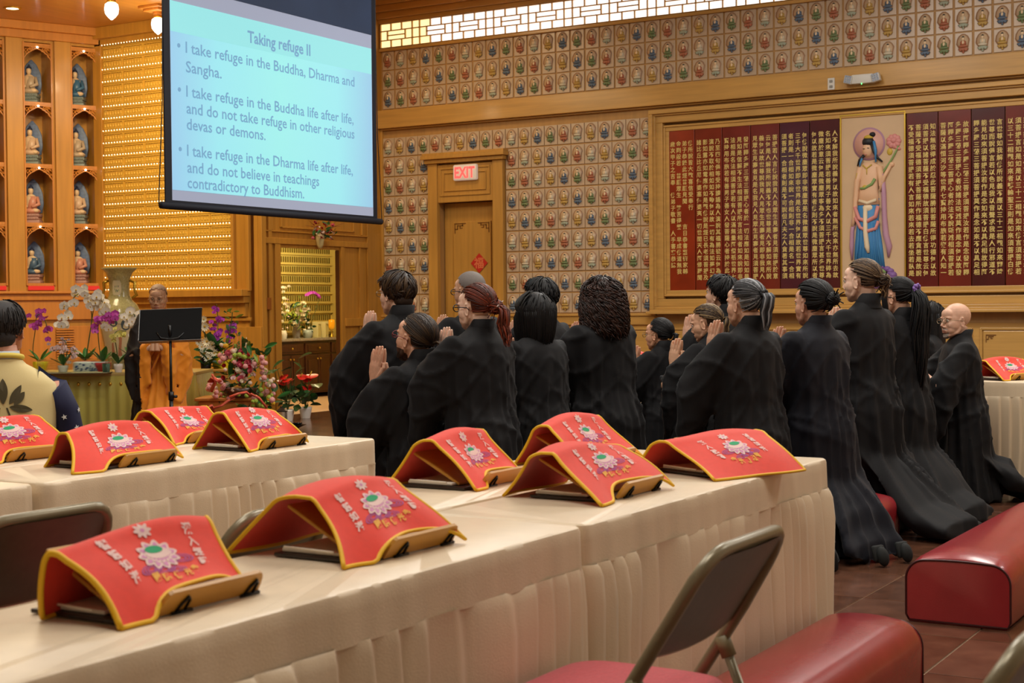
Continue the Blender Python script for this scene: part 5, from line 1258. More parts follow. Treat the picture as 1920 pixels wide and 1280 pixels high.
# ================================================================ ALTAR SIDE, FLOWERS, MONK, SEATED MAN
def ray_(px, py): return fw+rt*((px-960)/FPX)-up*((py-640)/FPX)
def W(px, py, dep): return ray_(px, py)*dep+Vector((0, 0, CH))
def WX_(px, py, X): d = ray_(px, py); return d*(X/d.x)+Vector((0, 0, CH))
RV = math.radians(30.8)                                     # the altar table faces the hall squarely
GSK = mat('gold_green_satin', 'b5ab50', .4, noise=(4, .08), sheen=.3); 
def altar_table(cx, cy, L, D, h):
    t = thing('altar_table', 'altar table in pleated yellow green satin carrying the orchids', 'table', (cx, cy, 0), RV)
    MB().bev(-L/2, L/2, -D/2, D/2, h-.035, h, .008).build('table_top', [mat('altar_table_top', 'b39a5c', .4)], t)
    b = MB(); n = 420; P_ = []; 
    for i in range(n+1):
        u = i/n; q = u*(L+2*D); 
        if q < D: x, y, nx, ny = -L/2, D/2-q, -1, 0
        elif q < D+L: x, y, nx, ny = -L/2+(q-D), -D/2, 0, -1
        else: x, y, nx, ny = L/2, -D/2+(q-D-L), 1, 0
        P_.append((x, y, nx, ny, q))
    zs = [h-.03, h-.09, h-.12, h-.3, h-.5, .02]; vs = []
    for k, z in enumerate(zs):
        a = [0.002, .004, .010, .022, .028, .034][k]
        for (x, y, nx, ny, q) in P_:
            o_ = .004+a*(.5+.5*math.sin(q*62+.8*math.sin(q*9)))+.01*k*.3; vs.append((x+nx*o_, y+ny*o_, z))
    m_ = n+1; fs = [(k*m_+i, k*m_+i+1, (k+1)*m_+i+1, (k+1)*m_+i) for k in range(len(zs)-1) for i in range(n)]
    b.add(vs, fs); b.build('skirt', [GSK], t, smooth=True)
    stud = MB().ell((0, 0, 0), (.016, .014, .02), 8).mesh('stud', [GOLD], True)
    for i in range(int(L/.1)): link('stud', stud, t, (-L/2+.05+.1*i, -D/2-.016, h-.105))
    return t
c = W(175, 700, 14.45); altar_table(c.x, c.y, 2.15, .8, .70)
TZ = .702
LEAF = mat('orchid_leaf', '2e6a2c', .35, noise=(12, .15)); STEM = mat('plant_stem', '4a5a2a', .5); DLEAF = mat('dark_green_leaf', '1f4a20', .4, noise=(15, .2)); LLEAF = mat('light_green_leaf', '8aa848', .45, noise=(12, .15))
def petal_mesh(name, cols, r=.04, kind='orchid'):
    b = MB()
    def pet(a, l, w_, z=0, m=0, cup=.2):
        n = 6; vs = [(0, 0, z)]; 
        for i in range(n+1):
            t = i/n; u = l*math.sin(PI*t*.5) if t < 1 else l; 
        P2 = []
        for i in range(9):
            t = i/8; ww = w_*math.sin(PI*t)**.7; P2.append((l*t, ww))
        vs = []; 
        for (x, ww) in P2: vs.append((x, -ww, z+cup*x*x/l)); vs.append((x, ww, z+cup*x*x/l)); vs.insert(len(vs)-1, (x, 0, z+cup*x*x/l-.12*ww))
        R = Matrix.Rotation(a, 4, 'Z'); vs = [tuple(R @ Vector(v)) for v in vs]
        fs = []
        for i in range(8):
            for j in range(2): fs.append((i*3+j, i*3+j+1, (i+1)*3+j+1, (i+1)*3+j))
        b.add(vs, fs, m)
    if kind == 'orchid':
        for a, l, w_ in ((PI/2, 1, .38), (PI*7/6, .95, .34), (-PI/6, .95, .34)): pet(a, r*l, r*w_, 0, 0, .1)
        for a in (.25, PI-.25): pet(a, r*1.05, r*.62, .002, 0, .15)
        b.ell((0, -r*.12, r*.14), (r*.16, r*.2, r*.14), 8, 1)
    elif kind == 'daisy':
        for i in range(12): pet(2*PI*i/12, r, r*.16, 0, 0, .35)
        b.ell((0, 0, .004), (r*.22, r*.22, r*.12), 8, 1)
    elif kind == 'rose':
        for k in range(4):
            for i in range(6): 
                rr = r*(1-.2*k); pet(2*PI*i/6+k*.5, rr, rr*.55, .0+.25*r*k*.6, 0, .5+.3*k)
        b.ell((0, 0, r*.45), (r*.3, r*.3, r*.3), 8, 0)
    elif kind == 'spathe':
        vs = [(0, 0, 0)]; n = 18
        for i in range(n): 
            t = 2*PI*i/n; q = r*(1+.35*math.cos(t))*(1-.22*math.exp(-((t-PI)/.5)**2)); vs.append((q*math.cos(t)*1.05, q*math.sin(t)*.85, .12*r*math.cos(2*t)))
        b.add(vs, [(0, i+1, (i+1) % n+1) for i in range(n)]); b.tube([(0, 0, 0), (r*.25, 0, r*.35), (r*.35, 0, r*.75)], [.004, .005, .003], 6, 1)
    return b.mesh(name, cols, True)
def pom(name, m_, r):
    b = MB(); b.ell((0, 0, 0), (r, r, r), 10); r_ = random.Random(2)
    for i in range(40):
        d = Vector((r_.gauss(0, 1), r_.gauss(0, 1), r_.gauss(0, 1))).normalized(); b.ell(d*r*.9, (r*.22,)*3, 4)
    return b.mesh(name, [m_], True)
YC = mat('flower_centre_yellow', 'c8a030', .6)
OW = petal_mesh('flower', [mat('orchid_white', 'f0ece0', .5), YC], .043); OM = petal_mesh('flower', [mat('orchid_magenta', 'c24ab0', .5, noise=(60, .2)), mat('orchid_magenta_heart', '8a2a80', .5)], .036)
OY = petal_mesh('flower', [mat('orchid_yellow', 'd8d070', .5), mat('orchid_green_heart', '8a9a40', .5)], .030); OP = petal_mesh('flower', [mat('orchid_pale_pink', 'e4c8c4', .5, noise=(80, .2)), mat('orchid_pink_heart', 'b06080', .5)], .024); OPU = petal_mesh('flower', [mat('orchid_violet', 'b43cc0', .5, noise=(60, .15)), mat('orchid_violet_heart', '7a2080', .5)], .030)
DW = petal_mesh('flower', [mat('lily_white', 'e8e4cc', .5), YC], .05, 'daisy'); RP = petal_mesh('rose', [mat('rose_pink', 'd86a7c', .5)], .032, 'rose'); RR = petal_mesh('rose', [mat('rose_red', 'b8242c', .5)], .022, 'rose'); RWH = petal_mesh('rose', [mat('rose_cream', 'eee4cc', .5)], .040, 'rose')
PMP = pom('pompom_flower', mat('pompom_pink', 'dc9c98', .7), .024); PMC = pom('pompom_flower', mat('pompom_cream', 'e0c8b0', .7), .02); PMY = pom('pompom_flower', mat('pompom_yellow', 'd8a820', .7), .02); LG = pom('berry_cluster', mat('berry_green', '9ab040', .6), .02)
SPA = petal_mesh('spathe', [mat('anthurium_red', 'c8201c', .4, spec=.4), YC], .045, 'spathe')
def leafm(l, w_, m_, curl=.3):
    b = MB()
    def f(u, v):
        t = v; ww = w_*math.sin(PI*min(1, t*.96+.02))**.8; x = (u-.5)*2; return (x*ww, l*t*math.cos(curl*t), l*math.sin(curl*2*t)*.5+abs(x)*ww*.35)
    b.grid(f, 4, 8); return b.mesh('leaf', [m_], True)
LF = leafm(.20, .032, LEAF); LFD = leafm(.13, .03, DLEAF); LFL = leafm(.11, .02, LLEAF); LFB = leafm(.16, .055, DLEAF, .15)
toc = Vector((-fw.x, -fw.y, 0)).normalized()
def face_cam(r_, s=.5, base=None):
    d = (base or (toc+Vector((0, 0, .1))))+Vector((r_.gauss(0, s), r_.gauss(0, s), r_.gauss(0, s*.6))); return d.to_track_quat('Z', 'Y').to_euler()
def place(me, par, p, e, s=1.0): o = link(me.name.split('.')[0], me, par, p, e); o.scale = (s,)*3; return o
def orchid(px, py0, dep, stems, fm_, lab, pot=('cyl', .06, .09, None), n=10, seed=1, leaves=6, base_z=TZ, grp='potted orchids', rdir=1, fs=1.0):
    """stems: list of lists of picture points (px,py) traced from base to tip, all at distance dep; the last part bears flowers"""
    r_ = random.Random(seed); o = W(px, py0, dep); t = thing('potted_orchid', lab, 'orchid', (o.x, o.y, base_z), 0, grp); org = Vector((o.x, o.y, base_z))
    kind, pr, ph, pm_ = pot
    MB().lathe([(pr*.7, 0), (pr*.95, ph*.6), (pr, ph), (pr*.9, ph), (pr*.85, ph*.85), (.001, ph*.85)], 20, cap=False).build('pot', [pm_ or mat('white_ceramic', 'e4e0d8', .25)], t, smooth=True)
    for st in stems:
        pts = [Vector((0, 0, ph*.8))]+[W(a, b_, dep+r_.uniform(-.05, .05))-org for a, b_ in st]
        # smooth the path
        P_ = []
        for i in range(len(pts)-1):
            p0 = pts[max(i-1, 0)]; p1 = pts[i]; p2 = pts[i+1]; p3 = pts[min(i+2, len(pts)-1)]
            for k in range(5):
                t_ = k/5; P_.append(.5*((2*p1)+(p2-p0)*t_+(2*p0-5*p1+4*p2-p3)*t_*t_+(3*p1-p0-3*p2+p3)*t_**3))
        P_.append(pts[-1]); MB().tube(P_, .0045, 6).build('stem', [STEM], t, smooth=True)
        m0 = int(len(P_)*.42)
        for i in range(n):
            q = m0+(len(P_)-1-m0)*i/(max(1, n-1)); p = P_[int(q)]+toc*r_.uniform(.0, .05)+Vector((r_.gauss(0, .022), r_.gauss(0, .022), r_.gauss(-.012, .028))); place(fm_, t, p, face_cam(r_, .35), r_.uniform(.8, 1.1)*fs)
    for i in range(leaves):
        a = 2*PI*i/leaves+r_.uniform(-.3, .3); e = (r_.uniform(.1, .7), 0, a); place(LF, t, Vector((0, 0, ph)), e, r_.uniform(.7, 1.0))
    return t
RW_ = mat('red_wrapping', 'b42028', .5, noise=(40, .2)); YP = mat('yellow_wrapping', 'e0cc20', .5); 
orchid(160, 672, 14.35, [[(166, 640), (172, 590), (160, 552), (140, 556), (122, 590), (118, 608)], [(168, 630), (176, 575), (182, 552), (196, 575), (204, 606)]], OW, 'big white orchid arching over the middle of the altar table', ('c', .11, .10, RW_), 22, 3, 9, fs=1.12)
orchid(75, 668, 14.3, [[(62, 660), (66, 620), (70, 590), (84, 600), (90, 625)]], OM, 'magenta orchid left of the white one, beside the seated man', ('c', .07, .1, YP), 16, 5, 4)
orchid(192, 672, 14.2, [[(186, 650), (184, 612), (192, 592), (208, 594), (220, 600)]], OM, 'magenta orchid in front of the tall vase', ('c', .08, .09, RW_), 18, 6, 6)
orchid(222, 690, 14.1, [[(218, 650), (214, 628), (222, 620), (236, 621)]], OY, 'yellow orchid right of the magenta one before the vase', ('c', .045, .08, None), 9, 7, 5)
orchid(246, 690, 14.15, [[(238, 650), (250, 610), (252, 590), (240, 586), (232, 596)], [(246, 640), (256, 600), (262, 598)]], OW, 'white and pink orchid in a yellow wrap beside the monk', ('c', .07, .14, YP), 8, 8, 5)
orchid(118, 676, 14.1, [[(126, 660), (122, 640), (112, 634)], [(120, 664), (108, 650), (98, 652)], [(130, 668), (138, 655), (140, 662)]], OP, 'small pale pink orchid sprays over the glass case', ('c', .05, .07, None), 14, 9, 5, fs=.9)
# tall porcelain vase on a plinth behind the table
c = W(226, 690, 15.35); t = thing('porcelain_plinth', 'dark wooden plinth under the tall vase', 'plinth', (c.x, c.y, 0), RV); MB().bev(-.24, .24, -.24, .24, 0, .60, .02).build('plinth_body', [BROWN], t); MB().bev(-.27, .27, -.27, .27, .60, .64, .01).build('plinth_top', [BROWN], t)
t = thing('porcelain_vase', 'tall painted porcelain vase with fluted rim behind the orchids', 'vase', (c.x, c.y, .641), RV)
VAS = mat('vase_glaze', 'a9a070', .18, noise=(60, .25), spec=.7, coat=.4); VAW = mat('vase_cream_panel', 'd4c8a4', .2, noise=(9, .1), coat=.4); VAB = mat('vase_blue_mountain', '4a5a66', .25); VAP = mat('vase_pink_cliff', 'b87a5c', .3)
k_ = 15.35/FPX
prof = [(.10, 0), (.115, .02), (.125, .10), (.15, .22), (.19, .42), (.215, .55), (.212, .62), (.18, .70), (.125, .755), (.105, .80), (.10, .88), (.105, .96), (.135, 1.03), (.170, 1.065), (.178, 1.08), (.165, 1.075), (.12, 1.03), (.09, .97)]
MB().lathe(prof, 40, cap=False, wave=lambda j, a: (.05*math.cos(8*a) if j in (13, 14, 15) else 0)).build('vase_body', [VAS], t, smooth=True)
def onv(a, z, off=.002):     # point on the vase at angle a from the front (-y)
    for i in range(len(prof)-6):
        if prof[i][1] <= z <= prof[i+1][1]: f_ = (z-prof[i][1])/(prof[i+1][1]-prof[i][1]); r = prof[i][0]+(prof[i+1][0]-prof[i][0])*f_; break
    return ((r+off)*math.sin(a), -(r+off)*math.cos(a), z)
b = MB(); b.grid(lambda u, v: onv((u-.5)*1.7, .16+.42*v+.03*math.sin(PI*u)*v), 16, 14, 0)
def vpatch(pts, m, off): b.add([onv(a, z, off) for a, z in pts], [tuple(range(len(pts)))], m)
b.grid(lambda u, v: onv((u-.5)*.9*(1-.3*abs(2*v-1)**3), .80+.15*v, .003), 10, 6, 0)
for (ac, zc, ra, rz_) in ((.25, .55, .42, .045), (.55, .50, .25, .06), (-.05, .52, .2, .04)): vpatch([(ac+ra*math.cos(2*PI*i/12), zc+rz_*math.sin(2*PI*i/12)) for i in range(12)], 1, .004+ac*.001)
vpatch([(.1, .18), (.2, .33), (.14, .42), (.26, .46), (.36, .36), (.32, .24), (.4, .18)], 2, .004); vpatch([(-.3, .2), (-.25, .3), (-.15, .34), (-.1, .22)], 2, .004)
for i in range(9): vpatch([(-.2+.05*i+.03*math.cos(2*PI*j/7), .86+.03*math.sin(i*2)+.012*math.sin(2*PI*j/7)) for j in range(7)], 1 if i % 2 else 3, .005)
b.build('painted_scene', [VAW, VAB, VAP, GRR], t, smooth=True)
for s_ in (-1, 1):
    MB().tube([(s_*.108, 0, .95), (s_*.16, 0, .93), (s_*.155, 0, .86), (s_*.175, 0, .80), (s_*.13, 0, .77)], [.012, .018, .014, .018, .010], 8).build('handle', [GOLD], t, smooth=True)
# glass case, planter, small green cup
c = W(140, 690, 13.98); t = thing('glass_case', 'low glass display case at the front of the altar table', 'glass case', (c.x, c.y, TZ), RV)
GL = mat('clear_glass', (.85, .95, .9), .03, trans=1, ior=1.1, alpha=.55)
b = MB(); b.box(-.32, .32, -.10, -.096, 0, .13); b.box(-.32, .32, .096, .10, 0, .13); b.box(-.32, -.316, -.1, .1, 0, .13); b.box(.316, .32, -.1, .1, 0, .13); b.box(-.32, .32, -.1, .1, .13, .134); b.build('glass_walls', [GL], t)
MB().bev(-.33, .33, -.11, .11, 0, .008, .003).build('base', [mat('case_base', '8a8468', .5)], t)
c = W(178, 690, 14.22); t = thing('porcelain_planter', 'blue and white rectangular porcelain planter behind the glass case', 'planter', (c.x, c.y, TZ), RV)
b = MB(); b.bev(-.19, .12, -.07, .05, 0, .10, .012); b.build('planter_body', [mat('white_porcelain', 'dfe2e6', .2)], t)
b = MB(); r_ = random.Random(9)
for i in range(40): 
    x = r_.uniform(-.17, .10); z = r_.uniform(.015, .085); b.prism([(x+r_.uniform(.005, .014)*math.cos(2*PI*j/6), z+.008*math.sin(2*PI*j/6)) for j in range(6)], .0702, .072, put=lambda p, q, s: (p, -s, q))
b.build('blue_pattern', [mat('cobalt_pattern', '2a4a8a', .3)], t)
c = W(199, 690, 13.95); t = thing('green_glass_cup', 'small green glass cup at the end of the glass case', 'cup', (c.x, c.y, TZ)); MB().lathe([(.03, 0), (.034, .03), (.036, .09), (.033, .09), (.03, .01), (.001, .01)], 18, cap=False).build('cup_body', [mat('green_glass', '6f9a88', .1, trans=.6)], t, smooth=True)
# music stand
c = W(322, 700, 12.2); t = thing('music_stand', 'black music stand in front of the orange robed monk', 'music stand', (c.x, c.y, 0), RV)
b = MB(); b.M = Matrix.Translation((-.005, 0, 1.165)) @ Matrix.Rotation(-.03, 4, 'Y') @ Matrix.Rotation(-.38, 4, 'X'); b.bev(-.255, .255, -.006, .006, -.135, .135, .006); b.build('desk', [mat('matt_black_desk', '050506', .6, spec=.2)], t)
e_ = MB(); e_.M = b.M; e_.bev(-.257, -.251, -.009, .05, -.135, .135, .002); e_.bev(-.25, .25, .0, .05, -.14, -.130, .002); e_.bev(-.255, .255, -.008, .01, .133, .138, .002); e_.build('desk_lip', [mat('steel_edge', '9a9a98', .3, .8)], t)
b = MB(); b.tube([(0, -.03, .45), (0, -.03, 1.08)], .011, 10); b.build('upper_tube', [BLK], t, smooth=True); MB().tube([(0, -.03, .12), (0, -.03, .58)], .016, 10).build('lower_tube', [BLK], t, smooth=True)
b = MB(); b.tube([(-.11, -.03, 1.10), (-.07, -.055, 1.055), (0, -.05, 1.045), (.07, -.055, 1.055), (.11, -.03, 1.10)], .009, 8); b.tube([(0, -.03, 1.04), (0, -.055, 1.16)], .014, 8); b.build('bracket', [BLK], t, smooth=True)
b = MB(); b.tube([(0, -.03, .55), (0, -.03, .62)], .022, 10); b.tube([(0, -.03, .58), (.05, -.05, .58)], .012, 8); b.build('clamp_knob', [BLK], t, smooth=True)
for i in range(3): a = 2*PI*i/3+.4; MB().tube([(0, -.03, .32), (.14*math.cos(a), -.03+.14*math.sin(a), .13), (.27*math.cos(a), -.03+.27*math.sin(a), .008)], .007, 6).build('leg', [BLK], t, smooth=True)
# monk
c = W(297, 600, 13.3)
t, hp, M, hs, s = person('monk in saffron robe and glasses reading at the black music stand', c.x, c.y, 1.515, .30, 216, hyaw=-4, hpitch=-13, male=True, hk='shaved', hc=[mat('monk_scalp', 'a88a74', .6, noise=(150, .1))], sk='c99a78', seed=77, train=0, hz=.78, hy=.24, elbow=(.27, .10, .60), wide=1.02, robe_m=mat('saffron_robe', 'e58a12', .65, sheen=.2, noise=(3, .08), bump=(300, .15)))
glasses((t, hp), M, hs, GLM, .018, .0014)
ro = [o for o in t.children if o.name.startswith('robe')][0]; ro.data.materials.append(mat('brown_black_sleeve', '1c1512', .75))
cen = np.empty(len(ro.data.polygons)*3); ro.data.polygons.foreach_get('center', cen); cen = cen.reshape(-1, 3)
ro.data.polygons.foreach_set('material_index', ((cen[:, 0] > .135) | ((cen[:, 0] > .05) & (cen[:, 2] > .80) & (cen[:, 1] < .05))).astype(int))
b = MB(); b.tube([(-.17, -.12, .86*s), (-.10, .09, .84*s), (.04, .135, .66*s), (.13, .13, .50*s), (.19, .05, .40*s)], [.03, .035, .035, .03, .02], 8, flat=.5); b.tube([(-.12, .12, .80*s), (-.02, .15, .62*s), (.05, .16, .45*s)], .022, 6, flat=.5); b.build('robe_fold', [MATS['saffron_robe']], t, smooth=True)
c = W(271, 652, 13.02); 
# wooden stands and the big arrangement
c = W(432, 760, 14.0); t = thing('flower_stand', 'varnished wooden stand under the pink flower arrangement', 'stand', (c.x, c.y, 0), RV); MB().bev(-.26, .26, -.2, .2, 0, .44, .01).build('stand_body', [WOODO], t); MB().bev(-.29, .29, -.23, .23, .44, .47, .008).build('stand_top', [WOODO], t)
c = W(400, 700, 15.12); t = thing('flower_stand', 'taller wooden stand behind, carrying the violet orchid', 'stand', (c.x, c.y, 0), RV); MB().bev(-.28, .16, -.18, .18, 0, .66, .01).build('stand_body', [WOODD], t); MB().bev(-.3, .18, -.2, .2, .66, .69, .008).build('stand_top', [WOODD], t)
orchid(415, 690, 15.12, [[(414, 660), (409, 620), (408, 590), (406, 571)], [(420, 660), (428, 630), (436, 612), (444, 616)], [(412, 660), (404, 625), (398, 602)]], OPU, 'violet orchid in a yellow pot above the pink arrangement', ('c', .11, .17, YP), 12, 15, 7, base_z=.691)
c = W(386, 690, 15.05); t = thing('flower_bouquet', 'white lily bouquet behind the edge of the music stand', 'bouquet', (c.x, c.y, .691)); r_ = random.Random(6); org = Vector((c.x, c.y, .691))
MB().lathe([(.05, 0), (.06, .12), (.055, .12), (.001, .1)], 14, cap=False).build('vase', [BLK], t, smooth=True)
for (px, py) in ((382, 598), (384, 612), (388, 640), (392, 655), (383, 662), (398, 646), (378, 650), (402, 662), (390, 672), (372, 640)):
    p = W(px, py, 14.98)-org; place(DW, t, p, face_cam(r_, .3), r_.uniform(.8, 1.15)); MB().tube([(0, 0, .1), p*.6+Vector((0, 0, .03)), p], .004, 5).build('stem', [STEM], t)
for i in range(26): place(LFD, t, W(r_.uniform(376, 408), r_.uniform(630, 690), 15.0)-org, (r_.uniform(-1, 1), r_.uniform(-1, 1), r_.uniform(0, 6)), r_.uniform(.7, 1.3))
for i in range(22): place(LFL, t, W(r_.uniform(424, 446), r_.uniform(582, 650), 15.03)-org, (r_.uniform(-1, 1), r_.uniform(-1, 1), r_.uniform(0, 6)), r_.uniform(.6, 1.0)) if i % 2 else place(LFD, t, W(r_.uniform(424, 446), r_.uniform(582, 650), 15.03)-org, (r_.uniform(-1, 1), r_.uniform(-1, 1), r_.uniform(0, 6)), .6)
MB().tube([W(420, 680, 15.03)-org, W(430, 630, 15.03)-org, W(436, 585, 15.03)-org], .005, 5).build('stem', [STEM], t)
c = W(450, 745, 13.85); t = thing('flower_arrangement', 'large pink arrangement of roses and pompom flowers tied with ribbon', 'flower arrangement', (c.x, c.y, .471)); org = Vector((c.x, c.y, .471)); r_ = random.Random(12)
MB().lathe([(.12, 0), (.15, .04), (.17, .09), (.16, .09), (.001, .08)], 26, cap=False).build('bowl', [BROWN], t, smooth=True)
def spray(me, n, boxes, dd=.25, s=(.8, 1.2), orient=.5):
    for i in range(n):
        x0, x1, y0, y1 = boxes[i % len(boxes)]; place(me, t, W(r_.uniform(x0, x1), r_.uniform(y0, y1), 13.85+r_.uniform(-dd, dd*.4))-org, face_cam(r_, orient), r_.uniform(*s))
spray(PMP, 34, [(408, 440, 654, 680), (470, 500, 668, 702), (400, 430, 710, 746), (386, 420, 716, 740)]); spray(PMC, 14, [(412, 460, 640, 700), (395, 440, 720, 750), (455, 515, 690, 720)]); spray(PMY, 4, [(420, 432, 646, 656), (500, 514, 742, 756)])
spray(RP, 14, [(425, 470, 655, 715)]); spray(RR, 16, [(415, 470, 660, 712)]); spray(LG, 22, [(445, 510, 715, 745), (430, 470, 665, 690)]); spray(RWH, 5, [(490, 505, 710, 725), (440, 452, 690, 705)], s=(.6, .8)); spray(OP, 16, [(436, 478, 668, 712)]); spray(PMP, 14, [(440, 505, 680, 725), (470, 520, 720, 750)]); spray(LG, 12, [(470, 512, 735, 765)]); spray(RWH, 6, [(420, 500, 700, 740)], s=(.5, .7))
ln = [(405, 520, 690, 765), (400, 480, 650, 720), (440, 500, 640, 700), (420, 515, 725, 772)]
for i in range(190): x0, x1, y0, y1 = ln[i % 4]; place((LFD, LFL, LF)[i % 3], t, W(r_.uniform(x0, x1), r_.uniform(y0, y1), 13.85+r_.uniform(-.08, .12))-org, (r_.uniform(-1.3, 1.3), r_.uniform(-1.3, 1.3), r_.uniform(0, 6)), r_.uniform(.45, .9))
FEA = mat('dried_orange_plume', 'd07a3c', .7); 
for (a, b_, c2, d) in ((440, 700, 446, 626), (446, 700, 452, 622), (438, 690, 436, 632), (456, 690, 462, 632)):
    MB().tube([W(a, b_, 13.9)-org, W((a+c2)/2+2, (b_+d)/2, 13.88)-org, W(c2, d, 13.85)-org], [.006, .012, .002], 6).build('plume', [FEA if a < 450 else mat('dried_cream_plume', 'd8c4a8', .7)], t, smooth=True)
RB = mat('striped_ribbon', 'c8503c', .4, noise=(20, .5)); 
for pts in ([(398, 702), (404, 716), (396, 732)], [(430, 744), (446, 738), (462, 735), (470, 742)], [(470, 738), (486, 746), (500, 764)], [(400, 765), (416, 760), (426, 752), (440, 745)], [(384, 768), (396, 760), (402, 776)], [(412, 715), (400, 708), (395, 716)]):
    b = MB(); b.tube([W(a, b_, 13.5+.02*i)-org for i, (a, b_) in enumerate(pts)], .045, 8, flat=.25); b.build('ribbon', [RB], t, smooth=True)
for i in range(12): 
    a = r_.uniform(430, 500); MB().tube([W(450, 720, 13.85)-org, W((450+a)/2, 690, 13.85)-org, W(a, r_.uniform(655, 690), 13.8)-org], .0025, 4).build('stem', [STEM], t)
# anthuriums, lantern and lotus lamp on the floor
def anth(px, py, dep, tips, lab, lv, seed):
    g = W(px, py, dep); t = thing('potted_anthurium', lab, 'potted plant', (g.x, g.y, 0), 0, 'potted anthuriums'); org = Vector((g.x, g.y, 0)); r_ = random.Random(seed)
    MB().lathe([(.055, 0), (.075, .11), (.078, .13), (.07, .13), (.065, .11), (.001, .11)], 22, cap=False).build('pot', [mat('white_ceramic', 'e4e0d8', .25)], t, smooth=True)
    for (a, b_) in tips: p = W(a, b_, dep+r_.uniform(-.1, .0))-org; place(SPA, t, p, face_cam(r_, .3, toc*.5+Vector((0, 0, .8))), r_.uniform(1.2, 1.7)); MB().tube([(0, 0, .11), p*.55+Vector((0, 0, .05)), p], .005, 5).build('stem', [STEM], t)
    for (a, b_, s_) in lv: p = W(a, b_, dep+r_.uniform(-.06, .06))-org; place(LFB, t, p, (r_.uniform(-.4, .6), r_.uniform(-.4, .4), r_.uniform(0, 6)), s_); MB().tube([(0, 0, .11), p*.5+Vector((0, 0, .05)), p], .004, 5).build('stem', [STEM], t)
    for i in range(24): place(LFB, t, Vector((r_.gauss(0, .08), r_.gauss(0, .08), r_.uniform(.14, .36))), (r_.uniform(-1, 1), r_.uniform(-1, 1), r_.uniform(0, 6)), r_.uniform(.5, .9))
anth(540, 791, 17.2, [(530, 706), (536, 712), (546, 714), (527, 716)], 'anthurium in a white pot beside the arrangement', [(520, 692, 1.3), (546, 690, .9), (512, 690, 1), (555, 700, .8)], 3)
anth(573, 787, 17.6, [(562, 706), (572, 710), (580, 704), (572, 726)], 'anthurium in a white pot nearer the side room doorway', [(560, 672, 1.1), (590, 720, 1.3), (588, 725, 1.1), (565, 690, .8)], 4)
g = W(528, 803, 16.3); t = thing('glass_lantern', 'small dark framed glass lantern on the floor by the plants', 'lantern', (g.x, g.y, 0), RV)
b = MB()
for sx in (-1, 1):
    for sy in (-1, 1): b.box(sx*.05-.004, sx*.05+.004, sy*.05-.004, sy*.05+.004, 0, .17)
b.bev(-.058, .058, -.058, .058, 0, .012, .003); b.prism([(-.06, -.06), (.06, -.06), (.06, .06), (-.06, .06)], .165, .178); b.lathe([(.05, .178), (.015, .21), (.012, .225)], 4); b.build('frame', [mat('dark_bronze', '3a3430', .4, .6)], t)
MB().box(-.046, .046, -.046, .046, .014, .165).build('glass', [mat('lantern_glass', (.9, .95, .9), .05, trans=.9, alpha=.4)], t); MB().lathe([(.025, .014), (.025, .08), (.001, .085)], 12).build('candle', [CRM], t)
g = W(557, 812, 15.8); t = thing('lotus_lamp', 'small dark blue glass lotus lamp on the polished floor', 'lamp', (g.x, g.y, 0)); 
BG = mat('blue_glass_petal', '3f8496', .12, spec=.8, emit='4aa0b8', estr=.12); DG = mat('dark_glass_petal', '101820', .15)
for k, (nn, l, ti, m_) in enumerate(((8, .10, .25, DG), (8, .08, .7, DG), (6, .055, 1.1, BG), (5, .04, 1.35, BG))):
    lm = leafm(l, l*.36, m_, .2); 
    for i in range(nn): a = 2*PI*i/nn+k*.4; o = link('petal', lm, t, (-.01*math.sin(a), .01*math.cos(a), .02), (ti, 0, a))
# things on the side room cabinet
def cabitem(px): p = WX_(px, 630, -13.72); return p.x, p.y
CZT = .861
x, y = cabitem(556); t = thing('flower_vase', 'grey sculpted vase with white roses on the side room cabinet', 'vase', (x, y, CZT)); r_ = random.Random(2)
MB().lathe([(.055, 0), (.05, .03), (.06, .10), (.05, .2), (.062, .25), (.05, .25), (.001, .2)], 20, cap=False, wave=lambda j, a: .05*math.sin(5*a+j)).build('vase_body', [mat('grey_stoneware', '8e8b88', .5, noise=(20, .15))], t, smooth=True)
for i in range(16): place(RWH, t, Vector((r_.gauss(0, .09), r_.gauss(0, .11), .38+r_.gauss(0, .09))), face_cam(r_, .4), r_.uniform(.7, 1.25))
for i in range(12): place(LG, t, Vector((r_.gauss(0, .1), r_.gauss(0, .12), .40+r_.gauss(0, .1))), (0, 0, 0), 1.1)
for i in range(46): place((LFD, LFL)[i % 2], t, Vector((r_.gauss(0, .07), r_.gauss(0, .09), .34+r_.gauss(0, .10))), (r_.uniform(-1, 1), r_.uniform(-1, 1), r_.uniform(0, 6)), r_.uniform(.6, 1))
def cabw(px, py, X=-13.72): return WX_(px, py, X)
x, y = cabitem(577); t = thing('potted_orchid', 'violet orchid in a pale bowl on the side room cabinet', 'orchid', (x, y, CZT)); org = Vector((x, y, CZT))
MB().lathe([(.05, 0), (.075, .05), (.08, .12), (.07, .12), (.001, .10)], 20, cap=False).build('pot', [mat('pale_blue_bowl', 'a8b4b0', .3)], t, smooth=True)
pts = [cabw(580, 615), cabw(592, 580), cabw(598, 562), cabw(592, 552), cabw(580, 549), cabw(574, 556)]; MB().tube([p-org for p in pts], .004, 6).build('stem', [STEM], t, smooth=True)
for i in range(11): a, b_ = (575+2.4*i, 553-5*math.sin(PI*i/10)+4*(i/10)**3); place(OPU, t, cabw(a, b_, -13.68)-org, face_cam(r_, .3), .95)
for i in range(10): place(OW, t, cabw(r_.uniform(570, 584), r_.uniform(585, 618), -13.68)-org, face_cam(r_, .3), .4)
